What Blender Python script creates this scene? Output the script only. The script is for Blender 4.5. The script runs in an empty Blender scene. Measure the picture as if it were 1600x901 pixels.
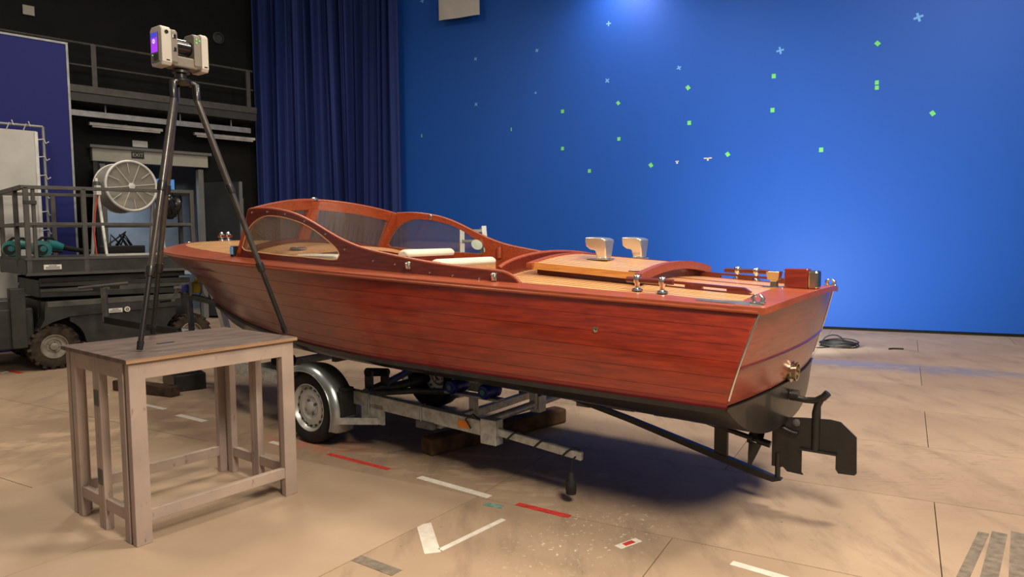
import bpy, math, random
from mathutils import Vector, Matrix
random.seed(7)
S = bpy.context.scene
COL = S.collection
PI = math.pi

# ------------------------------------------------------------------ camera
F, CX, CY, CAMH = 1090.0, 800.0, 450.5, 1.63
PITCH, ROLL = math.atan((CY - 370.0) / F), 0.008
_fw = Vector((0, math.cos(PITCH), -math.sin(PITCH)))
_up0 = Vector((0, math.sin(PITCH), math.cos(PITCH)))
_rt0 = Vector((1, 0, 0))
_rt = _rt0 * math.cos(ROLL) - _up0 * math.sin(ROLL)
_up = _up0 * math.cos(ROLL) + _rt0 * math.sin(ROLL)
CAM = Vector((0, 0, CAMH))
cd = bpy.data.cameras.new('camera'); cam = bpy.data.objects.new('camera', cd); COL.objects.link(cam)
cd.sensor_fit = 'HORIZONTAL'; cd.sensor_width = 36; cd.lens = F / 1600 * 36; cd.clip_end = 200
M3 = Matrix((_rt, _up, -_fw)).transposed()
cam.matrix_world = Matrix.Translation(CAM) @ M3.to_4x4()
S.camera = cam

# ------------------------------------------------------------------ world, lights, exposure
w = bpy.data.worlds.new('world'); S.world = w; w.use_nodes = True
bg = w.node_tree.nodes['Background']; bg.inputs[0].default_value = (1.0, 0.90, 0.82, 1); bg.inputs[1].default_value = 0.19
S.view_settings.view_transform = 'Standard'; S.view_settings.look = 'None'
S.view_settings.exposure = 0.0; S.view_settings.gamma = 1.0; S.view_settings.use_curve_mapping = False

def aim(o, target):
    o.rotation_euler = (Vector(target) - o.location).to_track_quat('-Z', 'Y').to_euler()
def area(name, loc, target, size, power, col):
    d = bpy.data.lights.new(name, 'AREA'); d.shape = 'DISK'; d.size = size; d.energy = power; d.color = col
    o = bpy.data.objects.new(name, d); COL.objects.link(o); o.location = loc; aim(o, target); return o
def spot(name, loc, target, power, angle, blend, col, r=.15):
    d = bpy.data.lights.new(name, 'SPOT'); d.energy = power; d.spot_size = math.radians(angle); d.spot_blend = blend
    d.color = col; d.shadow_soft_size = r
    o = bpy.data.objects.new(name, d); COL.objects.link(o); o.location = loc; aim(o, target); return o
WARM = (1.0, 0.87, 0.70)
area('overhead_lamp', (0.9, 4.6, 7.6), (0.7, 4.4, 0), 1.2, 200, WARM)
area('overhead_lamp', (-3.6, 9.6, 7.6), (-3.2, 7.4, 0), 1.4, 170, WARM)
area('overhead_lamp', (-5.0, 5.0, 7.6), (-4.2, 5.8, 0), 1.6, 190, WARM)
area('overhead_lamp', (5.0, 4.6, 7.6), (4.6, 4.8, 0), 1.4, 520, WARM)
area('overhead_lamp', (1.5, .4, 4.5), (1.2, 3.3, 0.4), 1.4, 320, WARM)
spot('wall_lamp', (1.9, 12.6, 6.55), (2.1, 13.3, 5.2), 170, 140, 1.0, (1.0, 0.80, 0.80), .25)
spot('cyclorama_lamp', (2.2, 8.6, 7.2), (2.9, 13.0, 2.4), 400, 80, 1.0, (0.9, 0.97, 1.0), .3)
spot('cyclorama_lamp', (3.75, 8.9, .55), (5.5, 12.2, 1.7), 520, 120, 1.0, (0.90, 0.97, 1.0), .2)
spot('cyclorama_lamp', (6.8, 6.8, 7.0), (6.6, 11.5, 3.4), 340, 90, 1.0, (0.85, 0.94, 1.0), .3)
area('corridor_lamp', (-7.9, 14.5, 2.9), (-7.9, 14.5, 0), .6, 22, (0.9, 0.95, 1.0))

# ------------------------------------------------------------------ helpers
def ray(x, y):
    return M3 @ Vector(((x - CX) / F, -(y - CY) / F, -1.0))
def on_floor(x, y, z=0.0):
    d = ray(x, y); return CAM + d * ((z - CAMH) / d.z)
def on_plane(x, y, p0, n):
    d = ray(x, y); n = Vector(n); return CAM + d * ((Vector(p0) - CAM).dot(n) / d.dot(n))
def lerp(a, b, t): return a + (b - a) * t
def interp(pts, x):
    if x <= pts[0][0]: return pts[0][1]
    for (a, b), (c, d) in zip(pts, pts[1:]):
        if x <= c: return b + (d - b) * (x - a) / (c - a)
    return pts[-1][1]
def smooth_interp(pts, x):
    n = len(pts)
    if x <= pts[0][0]: return pts[0][1]
    if x >= pts[-1][0]: return pts[-1][1]
    for i in range(n - 1):
        if x <= pts[i + 1][0]: break
    x0, y0 = pts[i]; x1, y1 = pts[i + 1]
    def sl(k):
        a = pts[max(k - 1, 0)]; b = pts[min(k + 1, n - 1)]; return (b[1] - a[1]) / (b[0] - a[0])
    h = x1 - x0; t = (x - x0) / h; m0, m1 = sl(i) * h, sl(i + 1) * h
    return (2*t**3-3*t*t+1)*y0 + (t**3-2*t*t+t)*m0 + (-2*t**3+3*t*t)*y1 + (t**3-t*t)*m1

def tag(o, label=None, cat=None, group=None, kind=None):
    if label: o['label'] = label
    if cat: o['category'] = cat
    if group: o['group'] = group
    if kind: o['kind'] = kind
    return o
def thing(name, label, cat, loc=(0, 0, 0), rotz=0.0, group=None):
    o = bpy.data.objects.new(name, None); COL.objects.link(o); o.empty_display_size = .1
    o.location = loc; o.rotation_euler = (0, 0, rotz)
    return tag(o, label, cat, group)
def copy_tree(o, parent=None):
    c = o.copy(); COL.objects.link(c); c.parent = parent
    for ch in list(o.children): copy_tree(ch, c)
    return c

class MB:
    def __init__(s): s.v = []; s.f = []
    def add(s, vs, fs):
        n = len(s.v); s.v += [tuple(p) for p in vs]; s.f += [tuple(i + n for i in f) for f in fs]; return s
    def box(s, c, d, rot=None):
        c = Vector(c); vs = []
        for i in range(8):
            p = Vector(((i & 1) - .5, (i >> 1 & 1) - .5, (i >> 2 & 1) - .5)); p = Vector((p.x*d[0], p.y*d[1], p.z*d[2]))
            if rot is not None: p = rot @ p
            vs.append(c + p)
        return s.add(vs, [(0,2,3,1),(4,5,7,6),(0,1,5,4),(2,6,7,3),(0,4,6,2),(1,3,7,5)])
    def bar(s, p0, p1, w, h, up=(0, 0, 1)):
        p0, p1 = Vector(p0), Vector(p1); x = (p1 - p0); ln = x.length; x.normalize(); up = Vector(up)
        y = up.cross(x)
        if y.length < 1e-5: y = Vector((0, 1, 0)).cross(x)
        y.normalize(); z = x.cross(y)
        return s.box((p0 + p1) / 2, (ln, w, h), Matrix((x, y, z)).transposed())
    def tube(s, pts, r, n=8, closed=False):
        pts = [Vector(p) for p in pts]; m = len(pts); rs = r if isinstance(r, (list, tuple)) else [r] * m
        vs = []; fs = []; ref = None
        for i, p in enumerate(pts):
            if closed: t = pts[(i + 1) % m] - pts[i - 1]
            else: t = pts[min(i + 1, m - 1)] - pts[max(i - 1, 0)]
            if t.length < 1e-9: t = Vector((0, 0, 1))
            t.normalize()
            if ref is None:
                ref = Vector((0, 0, 1)) if abs(t.z) < .9 else Vector((1, 0, 0))
            a = (ref - t * ref.dot(t)); a.normalize(); b = t.cross(a); ref = a
            for k in range(n):
                th = 2 * PI * k / n; vs.append(p + (a * math.cos(th) + b * math.sin(th)) * rs[i])
        for i in range(m if closed else m - 1):
            j = (i + 1) % m
            for k in range(n):
                l = (k + 1) % n; fs.append((i*n+k, i*n+l, j*n+l, j*n+k))
        if not closed:
            fs.append(tuple(range(n))[::-1]); fs.append(tuple((m - 1) * n + k for k in range(n)))
        return s.add(vs, fs)
    def lathe(s, prof, n=24, M=None, closed=False, cap0=True):
        vs = []; fs = []; m = len(prof)
        for r, z in prof:
            for k in range(n):
                th = 2 * PI * k / n; p = Vector((r * math.cos(th), r * math.sin(th), z)); vs.append(M @ p if M else p)
        for i in range(m if closed else m - 1):
            j = (i + 1) % m
            for k in range(n):
                l = (k + 1) % n; fs.append((i*n+k, i*n+l, j*n+l, j*n+k))
        if not closed:
            if cap0 and prof[0][0] > 1e-6: fs.append(tuple(range(n))[::-1])
            if prof[-1][0] > 1e-6: fs.append(tuple((m - 1) * n + k for k in range(n)))
        return s.add(vs, fs)
    def prism(s, poly, z0, z1, M=None):
        n = len(poly); vs = [Vector((x, y, z0)) for x, y in poly] + [Vector((x, y, z1)) for x, y in poly]
        if M: vs = [M @ p for p in vs]
        fs = [tuple(range(n))[::-1], tuple(range(n, 2 * n))] + [(i, (i + 1) % n, n + (i + 1) % n, n + i) for i in range(n)]
        return s.add(vs, fs)
    def grid(s, fn, nu, nv):
        vs = [fn(i / nu, j / nv) for i in range(nu + 1) for j in range(nv + 1)]
        fs = [(i*(nv+1)+j, (i+1)*(nv+1)+j, (i+1)*(nv+1)+j+1, i*(nv+1)+j+1) for i in range(nu) for j in range(nv)]
        return s.add(vs, fs)
    def slab(s, top, bot, nu, nv):
        """closed solid between two grid functions"""
        n = len(s.v); c = (nu + 1) * (nv + 1)
        s.grid(top, nu, nv); s.grid(bot, nu, nv)
        k = len(s.f) - nu * nv; s.f[k:] = [f[::-1] for f in s.f[k:]]
        idx = lambda i, j: n + i * (nv + 1) + j
        for i in range(nu):
            a, b = idx(i, 0), idx(i + 1, 0); s.f.append((a, a + c, b + c, b))
            a, b = idx(i, nv), idx(i + 1, nv); s.f.append((a, b, b + c, a + c))
        for j in range(nv):
            a, b = idx(0, j), idx(0, j + 1); s.f.append((a, b, b + c, a + c))
            a, b = idx(nu, j), idx(nu, j + 1); s.f.append((a, a + c, b + c, b))
        return s
    def build(s, name, mat, parent=None, smooth=0, bevel=0, kind=None, label=None):
        me = bpy.data.meshes.new(name); me.from_pydata(s.v, [], s.f); me.update()
        import bmesh
        bm = bmesh.new(); bm.from_mesh(me); bmesh.ops.recalc_face_normals(bm, faces=bm.faces); bm.to_mesh(me); bm.free()
        if smooth:
            me.polygons.foreach_set('use_smooth', [True] * len(me.polygons)); me.set_sharp_from_angle(angle=math.radians(smooth))
        o = bpy.data.objects.new(name, me); COL.objects.link(o); o.parent = parent
        me.materials.append(MAT[mat] if isinstance(mat, str) else mat)
        if bevel:
            b = o.modifiers.new('bevel', 'BEVEL'); b.width = bevel; b.segments = 2; b.limit_method = 'ANGLE'; b.angle_limit = math.radians(40)
        if kind: o['kind'] = kind
        if label: o['label'] = label
        return o
def rotm(axis, a): return Matrix.Rotation(a, 4, axis)
def place(loc, zdir):
    """4x4 with local z along zdir"""
    q = Vector((0, 0, 1)).rotation_difference(Vector(zdir).normalized())
    return Matrix.Translation(Vector(loc)) @ q.to_matrix().to_4x4()

# ------------------------------------------------------------------ materials
MAT = {}
def lin(c): return tuple(((v/255)/12.92 if v/255 <= .04045 else ((v/255+.055)/1.055)**2.4) for v in c)
class N:
    def __init__(s, name):
        m = bpy.data.materials.new(name); m.use_nodes = True; MAT[name] = m
        s.m = m; s.t = m.node_tree; s.b = s.t.nodes['Principled BSDF']
    def n(s, typ, **kw):
        x = s.t.nodes.new(typ)
        for k, v in kw.items():
            if k in x.inputs.keys(): x.inputs[k].default_value = v
            else: setattr(x, k, v)
        return x
    def l(s, a, b): s.t.links.new(a, b)
    def mixc(s, fac, a, b, mode='MIX'):
        x = s.t.nodes.new('ShaderNodeMix'); x.data_type = 'RGBA'; x.blend_type = mode
        for sock, v in ((x.inputs[0], fac), (x.inputs[6], a), (x.inputs[7], b)):
            if hasattr(v, 'links') or hasattr(v, 'is_output'): s.l(v, sock)
            else: sock.default_value = (*v, 1) if isinstance(v, tuple) and len(v) == 3 else v
        return x.outputs[2]
    def math(s, op, a, b=0.0, c=0.0):
        x = s.t.nodes.new('ShaderNodeMath'); x.operation = op
        for i, v in enumerate((a, b, c)):
            if hasattr(v, 'is_output'): s.l(v, x.inputs[i])
            else: x.inputs[i].default_value = v
        return x.outputs[0]
    def ramp(s, v, lo, hi):
        x = s.t.nodes.new('ShaderNodeMapRange'); s.l(v, x.inputs[0]); x.inputs[1].default_value = lo; x.inputs[2].default_value = hi
        return x.outputs[0]
    def noise(s, scale, stretch=(1, 1, 1), detail=4, rough=.55, coord='Object'):
        tc = s.t.nodes.new('ShaderNodeTexCoord'); mp = s.t.nodes.new('ShaderNodeMapping'); mp.inputs['Scale'].default_value = stretch
        s.l(tc.outputs[coord], mp.inputs[0]); x = s.t.nodes.new('ShaderNodeTexNoise'); s.l(mp.outputs[0], x.inputs['Vector'])
        x.inputs['Scale'].default_value = scale; x.inputs['Detail'].default_value = detail; x.inputs['Roughness'].default_value = rough
        return x.outputs['Fac']
    def bump(s, h, strength=.2, dist=.01):
        x = s.t.nodes.new('ShaderNodeBump'); x.inputs['Strength'].default_value = strength; x.inputs['Distance'].default_value = dist
        s.l(h, x.inputs['Height']); s.l(x.outputs[0], s.b.inputs['Normal'])
    def set(s, **kw):
        for k, v in kw.items():
            k = k.replace('_', ' ')
            i = s.b.inputs[k]
            if hasattr(v, 'is_output'): s.l(v, i)
            else: i.default_value = (*v, 1) if isinstance(v, tuple) and len(v) == 3 else v
        return s
def plain(name, col, rough=.5, metal=0.0, var=.12, scale=6, coat=0.0, spec=.5, bump=0):
    n = N(name); c = lin(col); d = tuple(x * (1 - var * 2.2) for x in c); e = tuple(min(1, x * (1 + var)) for x in c)
    f = n.noise(scale); n.set(Base_Color=n.mixc(n.ramp(f, .3, .7), d, e), Roughness=rough, Metallic=metal, Coat_Weight=coat, Coat_Roughness=.06)
    n.b.inputs['Specular IOR Level'].default_value = spec
    if bump: n.bump(n.noise(scale * 6), bump, .004)
    return n
def wood(name, c1, c2, rough=.25, coat=.8, axis=0, scale=5, coat_rough=.05):
    n = N(name); st = [14, 14, 14]; st[axis] = 1.0
    g = n.noise(scale, tuple(st), 5, .6); big = n.noise(1.6, (1, 2, 2), 3)
    a = n.mixc(n.ramp(g, .3, .7), lin(c1), lin(c2))
    a = n.mixc(n.math('MULTIPLY', n.ramp(big, .35, .7), .5), a, n.mixc(.5, a, lin(c2), 'MULTIPLY'))
    n.set(Base_Color=a, Roughness=rough, Coat_Weight=coat, Coat_Roughness=coat_rough)
    return n
wood('hull_mahogany', (160, 50, 20), (112, 28, 12), .32, .9, 0, 4, .16)
wood('transom_mahogany', (166, 62, 30), (126, 38, 18), .36, .8, 1, 4, .2)
wood('wing_mahogany', (122, 46, 28), (84, 26, 16), .3, .8, 0, 5, .1)
wood('rail_mahogany', (168, 84, 50), (138, 60, 34), .42, .25, 0, 5, .2)
wood('frame_mahogany', (186, 84, 44), (140, 52, 26), .3, .8, 1, 5, .1)
wood('box_mahogany', (150, 50, 26), (108, 30, 16), .3, .8, 0, 5, .1)
wood('pine', (222, 160, 84), (196, 126, 58), .45, .3, 0, 5)
wood('seat_ply', (214, 162, 112), (196, 140, 92), .5, .2, 0, 4)
wood('teak_plain', (224, 176, 124), (198, 146, 98), .4, .4, 0, 5)
n = N('teak_deck')       # strips with thin caulking, along boat x
tc = n.n('ShaderNodeTexCoord'); sp = n.n('ShaderNodeSeparateXYZ'); n.l(tc.outputs['Object'], sp.inputs[0])
q = n.math('FRACT', n.math('DIVIDE', n.math('ADD', sp.outputs[1], 5.0), .048))
line = n.math('GREATER_THAN', q, .78)
idn = n.math('FLOOR', n.math('DIVIDE', n.math('ADD', sp.outputs[1], 5.0), .048))
wn = n.n('ShaderNodeTexWhiteNoise', noise_dimensions='1D'); n.l(idn, wn.inputs['W'])
g = n.noise(5, (1, 14, 14), 5)
c = n.mixc(n.ramp(g, .3, .7), lin((228, 182, 130)), lin((202, 150, 100)))
c = n.mixc(n.math('MULTIPLY', wn.outputs[0], .35), c, lin((186, 130, 82)))
c = n.mixc(line, c, lin((104, 62, 36)))
n.set(Base_Color=c, Roughness=.4, Coat_Weight=.25, Coat_Roughness=.15)

n = plain('antifoul', (34, 31, 29), .38, 0, .2, 8, .25)
plain('boot_red', (120, 22, 24), .3, 0, .1, 6, .6)
plain('black_steel', (26, 25, 24), .45, 0, .2, 12, .1)
plain('hull_core', (84, 28, 11), .6)
plain('chrome', (232, 230, 226), .2, 1, .03)
plain('vent_metal', (238, 236, 230), .26, .88, .03)
plain('brass_chrome', (205, 192, 165), .2, 1, .05)
plain('steel_scuffed', (150, 152, 150), .35, .7, .15, 14)
plain('galvanised', (178, 180, 176), .5, .55, .15, 22)
plain('galvanised_dark', (96, 98, 96), .5, .6, .2, 18)
plain('silver_fender', (165, 172, 172), .28, .85, .04, 3, .4)
plain('rim_silver', (190, 190, 186), .35, .5, .06)
plain('rubber', (30, 29, 28), .75, 0, .2, 16, 0, .3, .1)
plain('dusty_rubber', (66, 58, 48), .9, 0, .3, 9, 0, .2, .2)
plain('dusty_rim', (150, 142, 130), .6, .2, .2, 9)
plain('blue_roller', (22, 40, 130), .4, 0, .1, 8, .2)
plain('roller_hub', (60, 120, 120), .4)
plain('winch_blue', (28, 52, 140), .4, .1, .1, 8, .3)
plain('strap_yellow', (196, 186, 60), .8)
plain('reflector_orange', (214, 122, 20), .3, 0, .05, 4, .6)
plain('plate_white', (226, 222, 214), .6, 0, .04)
plain('ink', (50, 48, 46), .8)
plain('cream_vinyl', (238, 226, 206), .5, 0, .04, 4)
plain('black_leather', (38, 34, 32), .4, 0, .2, 12, .1)
plain('lift_black', (50, 50, 47), .55, 0, .25, 5, 0, .4)
plain('lift_grey', (84, 84, 78), .6, 0, .2, 5, 0, .4)
plain('rail_grey', (76, 74, 70), .55, .1, .15, 8)
plain('tool_teal', (26, 116, 116), .45, 0, .1, 6, .2)
plain('fan_grey', (176, 174, 164), .5, .3, .12, 6)
plain('fan_light', (206, 205, 198), .45, .2, .08, 6)
plain('bag_black', (22, 22, 22), .25, 0, .2, 8, .2)
plain('cable_black', (20, 20, 20), .6)
plain('cable_orange', (190, 80, 60), .6)
plain('wall_black', (20, 20, 19), .8, 0, .2, 2, 0, .3)
plain('catwalk_grey', (62, 62, 60), .6, .2, .15, 5)
plain('truss_grey', (150, 152, 154), .5, .5, .12, 8)
plain('fixture_white', (205, 204, 198), .5)
plain('door_dark', (46, 50, 54), .55, 0, .15, 2)
plain('door_grey', (112, 114, 112), .55, 0, .1, 3)
plain('header_cream', (176, 174, 160), .6, 0, .06)
plain('corridor_blue', (132, 148, 166), .7, 0, .05)
plain('cloth_white', (196, 194, 188), .85, 0, .05, 3)
plain('tie_white', (220, 220, 216), .8)
plain('tape_white', (216, 208, 194), .7, 0, .08, 20)
plain('tape_red', (196, 54, 42), .7, 0, .2, 30)
plain('tape_teal', (112, 152, 132), .8, 0, .2, 30)
plain('tape_grey', (122, 110, 96), .8, 0, .2, 20)
plain('tape_green', (112, 214, 118), .7, 0, .05)
plain('tape_blue', (108, 170, 235), .7, 0, .05)
plain('timber', (96, 74, 54), .85, 0, .3, 8, 0, .2, .3)
plain('timber_dark', (70, 56, 46), .85, 0, .3, 8, 0, .2, .3)
plain('scanner_white', (186, 180, 170), .45, 0, .04)
plain('scanner_grey', (118, 110, 100), .5, 0, .06)
plain('scanner_black', (22, 22, 22), .25, 0, .1, 8, .5)
plain('tripod_black', (30, 28, 26), .35, 0, .15, 9, .3)
plain('tripod_carbon', (64, 58, 50), .35, 0, .15, 20, .4)
plain('alu', (160, 162, 162), .42, .8, .08, 9)
plain('mirror_back', (190, 208, 190), .3, .2, .03)
# bench: scuffed grey paint on timber
n = N('bench_paint'); a = n.noise(3, (1, 1, 1), 5); b2 = n.noise(34, (1, 1, .35), 3, .7)
c = n.mixc(n.ramp(a, .35, .65), lin((158, 142, 134)), lin((180, 160, 146)))
c = n.mixc(n.math('MULTIPLY', n.ramp(b2, .62, .72), .6), c, lin((86, 74, 66)))
n.set(Base_Color=c, Roughness=.6, Metallic=.15); n.bump(b2, .15, .003)
n = N('bench_top'); a = n.noise(3, (1, 4, 1), 5); b2 = n.noise(30, (1, 1, 1), 4, .7)
c = n.mixc(n.ramp(a, .35, .65), lin((74, 62, 58)), lin((104, 86, 78)))
c = n.mixc(n.ramp(b2, .66, .74), c, lin((170, 150, 132)))
n.set(Base_Color=c, Roughness=.55)
wood('bench_edge', (172, 138, 106), (140, 108, 80), .7, 0)

# floor panels: worn brown paint, blue stains and white flecks with their own shapes
def blob(n, pos, cx, cy, rx, ry, ang, ns, thr, scale, stretch=(1, 1, 1)):
    mp = n.n('ShaderNodeMapping', vector_type='TEXTURE'); mp.inputs['Location'].default_value = (cx, cy, 0); mp.inputs['Rotation'].default_value = (0, 0, ang)
    mp.inputs['Scale'].default_value = (rx, ry, 1); n.l(pos, mp.inputs[0])
    ln = n.n('ShaderNodeVectorMath', operation='LENGTH'); n.l(mp.outputs[0], ln.inputs[0])
    fall = n.ramp(ln.outputs['Value'], 1.0, .35)
    m2 = n.n('ShaderNodeMapping'); m2.inputs['Rotation'].default_value = (0, 0, -ang); m2.inputs['Scale'].default_value = stretch; n.l(pos, m2.inputs[0])
    tx = n.n('ShaderNodeTexNoise', Scale=scale, Detail=4.0, Roughness=.65); n.l(m2.outputs[0], tx.inputs['Vector'])
    return n.math('MULTIPLY', fall, n.ramp(tx.outputs[0], thr, thr + .06))
n = N('floor_paint')
geo = n.n('ShaderNodeNewGeometry'); pos = geo.outputs['Position']
def pn(scale, detail=5, rough=.6, st=(1, 1, 1), rot=0):
    mp = n.n('ShaderNodeMapping'); mp.inputs['Scale'].default_value = st; mp.inputs['Rotation'].default_value = (0, 0, rot); n.l(pos, mp.inputs[0])
    t = n.n('ShaderNodeTexNoise', Scale=scale, Detail=float(detail), Roughness=rough); n.l(mp.outputs[0], t.inputs['Vector']); return t.outputs[0]
oi = n.n('ShaderNodeObjectInfo')
c = n.mixc(n.ramp(pn(.9), .3, .7), lin((156, 132, 108)), lin((182, 158, 130)))
c = n.mixc(n.math('MULTIPLY', oi.outputs['Random'], .38), c, lin((130, 108, 90)))
c = n.mixc(n.math('MULTIPLY', n.ramp(pn(5, 6, .7, (1, .25, 1), -2.6), .50, .72), .55), c, lin((112, 94, 80)))
c = n.mixc(n.math('MULTIPLY', n.ramp(pn(26, 4, .7), .64, .70), .6), c, lin((98, 82, 70)))
c = n.mixc(n.math('MULTIPLY', n.ramp(pn(34, 3, .6, (1, .6, 1)), .745, .76), .7), c, lin((206, 192, 174)))
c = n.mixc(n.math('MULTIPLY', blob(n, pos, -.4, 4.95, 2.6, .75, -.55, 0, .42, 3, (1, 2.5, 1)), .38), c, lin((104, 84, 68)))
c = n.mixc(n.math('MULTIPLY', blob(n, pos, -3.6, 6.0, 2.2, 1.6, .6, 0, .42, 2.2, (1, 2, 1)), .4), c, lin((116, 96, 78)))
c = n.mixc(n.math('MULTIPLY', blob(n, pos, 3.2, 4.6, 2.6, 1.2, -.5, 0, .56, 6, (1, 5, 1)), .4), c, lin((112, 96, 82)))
c = n.mixc(n.math('MULTIPLY', blob(n, pos, .42, 3.72, .75, .42, .7, 0, .60, 30), .9), c, lin((222, 208, 184)))
c = n.mixc(n.math('MULTIPLY', blob(n, pos, 4.9, 8.35, 1.6, .42, -.42, 0, .42, 5, (1, 3, 1)), .75), c, lin((112, 118, 146)))
c = n.mixc(n.math('MULTIPLY', blob(n, pos, 4.2, 8.8, .9, .3, -.42, 0, .35, 4, (1, 3, 1)), .6), c, lin((132, 134, 166)))
c = n.mixc(n.math('MULTIPLY', blob(n, pos, -1.6, 5.5, .7, .3, -.5, 0, .45, 7), .5), c, lin((186, 96, 70)))
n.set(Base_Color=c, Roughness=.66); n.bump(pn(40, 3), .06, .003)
n = N('sheet_paint'); geo = n.n('ShaderNodeNewGeometry'); pos = geo.outputs['Position']
c = n.mixc(n.ramp(pn(1.4), .3, .7), lin((160, 137, 114)), lin((174, 151, 127)))
c = n.mixc(n.math('MULTIPLY', n.ramp(pn(24, 4, .7), .72, .75), .4), c, lin((140, 116, 96)))
n.set(Base_Color=c, Roughness=.6)
plain('floor_gap', (70, 56, 44), .9)
# blue screens
n = N('chroma_blue'); a = n.noise(.8, (1, 1, .15), 3)
n.set(Base_Color=n.mixc(a, (.006, .080, .42), (.008, .092, .47)), Roughness=.55); n.b.inputs['Specular IOR Level'].default_value = .3; n.set(Sheen_Weight=.25, Sheen_Roughness=.4, Sheen_Tint=(1.0, .8, .85))
n = N('curtain_blue'); a = n.noise(1.2, (1, 1, .2), 3); n.set(Base_Color=n.mixc(a, (.010, .028, .155), (.013, .036, .19)), Roughness=.8)
n = N('flat_blue'); a = n.noise(1.2, (1, 1, .2), 3); n.set(Base_Color=n.mixc(a, (.007, .012, .13), (.009, .015, .16)), Roughness=.8)
# glass: thin sheet, clear with a fresnel reflection and slight tint
def glass(name, tint, haze, hazecol):
    n = N(name); out = n.t.nodes['Material Output']
    tr = n.n('ShaderNodeBsdfTransparent'); tr.inputs[0].default_value = (*tint, 1)
    gl = n.n('ShaderNodeBsdfGlossy'); gl.inputs['Roughness'].default_value = .03
    df = n.n('ShaderNodeBsdfDiffuse'); df.inputs[0].default_value = (*hazecol, 1)
    fr = n.n('ShaderNodeLayerWeight'); fr.inputs[0].default_value = .5
    fac = n.math('ADD', n.math('MULTIPLY', n.math('POWER', fr.outputs['Facing'], 4.0), .7), .05)
    m1 = n.n('ShaderNodeMixShader'); m1.inputs[0].default_value = haze; n.l(tr.outputs[0], m1.inputs[1]); n.l(df.outputs[0], m1.inputs[2])
    m2 = n.n('ShaderNodeMixShader'); n.l(fac, m2.inputs[0]); n.l(m1.outputs[0], m2.inputs[1]); n.l(gl.outputs[0], m2.inputs[2])
    n.l(m2.outputs[0], out.inputs['Surface'])
glass('window_glass', (.86, .86, .84), .10, (.35, .30, .25))
n = N('fan_mesh'); out = n.t.nodes['Material Output']; tr = n.n('ShaderNodeBsdfTransparent'); mx = n.n('ShaderNodeMixShader'); mx.inputs[0].default_value = .55
n.set(Base_Color=lin((150, 144, 130)), Roughness=.6); n.l(tr.outputs[0], mx.inputs[1]); n.l(n.b.outputs[0], mx.inputs[2]); n.l(mx.outputs[0], out.inputs['Surface'])
def emit(name, col, st):
    n = N(name); n.set(Base_Color=(0.0, 0.0, 0.0), Emission_Color=col, Emission_Strength=st, Roughness=.3)
emit('screen_violet', lin((176, 60, 240)), 1.0)
emit('screen_bluetop', lin((70, 70, 200)), 1.0)
emit('screen_ring', lin((215, 235, 255)), 1.1)
emit('led_green', lin((120, 255, 140)), 1.2)
emit('lit_window', lin((96, 150, 214)), .75)

# ------------------------------------------------------------------ setting
floor = MB().box((0, 8, -.035), (36, 30, .03)).build('floor', 'floor_gap'); tag(floor, 'worn brown painted stage floor of large panels', 'floor', kind='structure')
FA = math.radians(150.6); fu = Vector((math.cos(FA), math.sin(FA), 0)); fv = Vector((math.sin(FA), -math.cos(FA), 0))
PW, PL = 1.25, 2.5
pm = None; F0 = Vector((-.23, 4.28, 0))
for i in range(-6, 7):
    for j in range(-9, 10):
        c = F0 + fu * ((i + .5) * PL + (PL / 2 if j % 2 else 0)) + fv * ((j + .5) * PW)
        if not (-14 < c.x < 13 and -1.5 < c.y < 19): continue
        # keep what the camera could see
        if abs(c.x) > 4.2 + .95 * max(c.y, 0): continue
        if pm is None:
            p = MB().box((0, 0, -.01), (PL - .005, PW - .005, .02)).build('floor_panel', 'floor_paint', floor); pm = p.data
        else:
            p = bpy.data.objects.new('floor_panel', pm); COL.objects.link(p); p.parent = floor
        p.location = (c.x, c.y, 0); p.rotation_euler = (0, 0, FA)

WP0 = Vector((5.586, 11.863, 0)); WD = Vector((-.917, .4, 0)).normalized(); WN = Vector((-WD.y, WD.x, 0))   # wall line, WN towards back?
if WN.y > 0: WN = -WN                                                                                     # WN faces the stage
def wall_pt(t, z, off=0.0): p = WP0 + WD * t + WN * off; return Vector((p.x, p.y, z))
RZW = math.atan2(WD.y, WD.x)
wb = MB().slab(lambda u, v: wall_pt(lerp(-7.5, 14.5, u), lerp(.05, 9.0, v)), lambda u, v: wall_pt(lerp(-7.5, 14.5, u), lerp(.05, 9.0, v), -.12), 2, 1).build('wall_back', 'chroma_blue')
tag(wb, 'tall blue chroma key backdrop wall behind the boat', 'wall', kind='structure')
bb = MB().slab(lambda u, v: wall_pt(lerp(-7.5, 14.5, u), lerp(0, .05, v), -.02), lambda u, v: wall_pt(lerp(-7.5, 14.5, u), lerp(0, .05, v), -.12), 1, 1).build('baseboard_back', 'wall_black')
tag(bb, 'black gap strip under the blue backdrop', 'baseboard', kind='structure')

LO = on_floor(88, 577); LO.z = 0
LH = math.radians(45); lx = Vector((math.cos(LH), math.sin(LH), 0)); ly = Vector((-math.sin(LH), math.cos(LH), 0))
def lw(x, y, z): p = LO + lx * x + ly * y; return Vector((p.x, p.y, z))
WY = 4.5      # left wall distance behind the lift's near face
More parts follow.
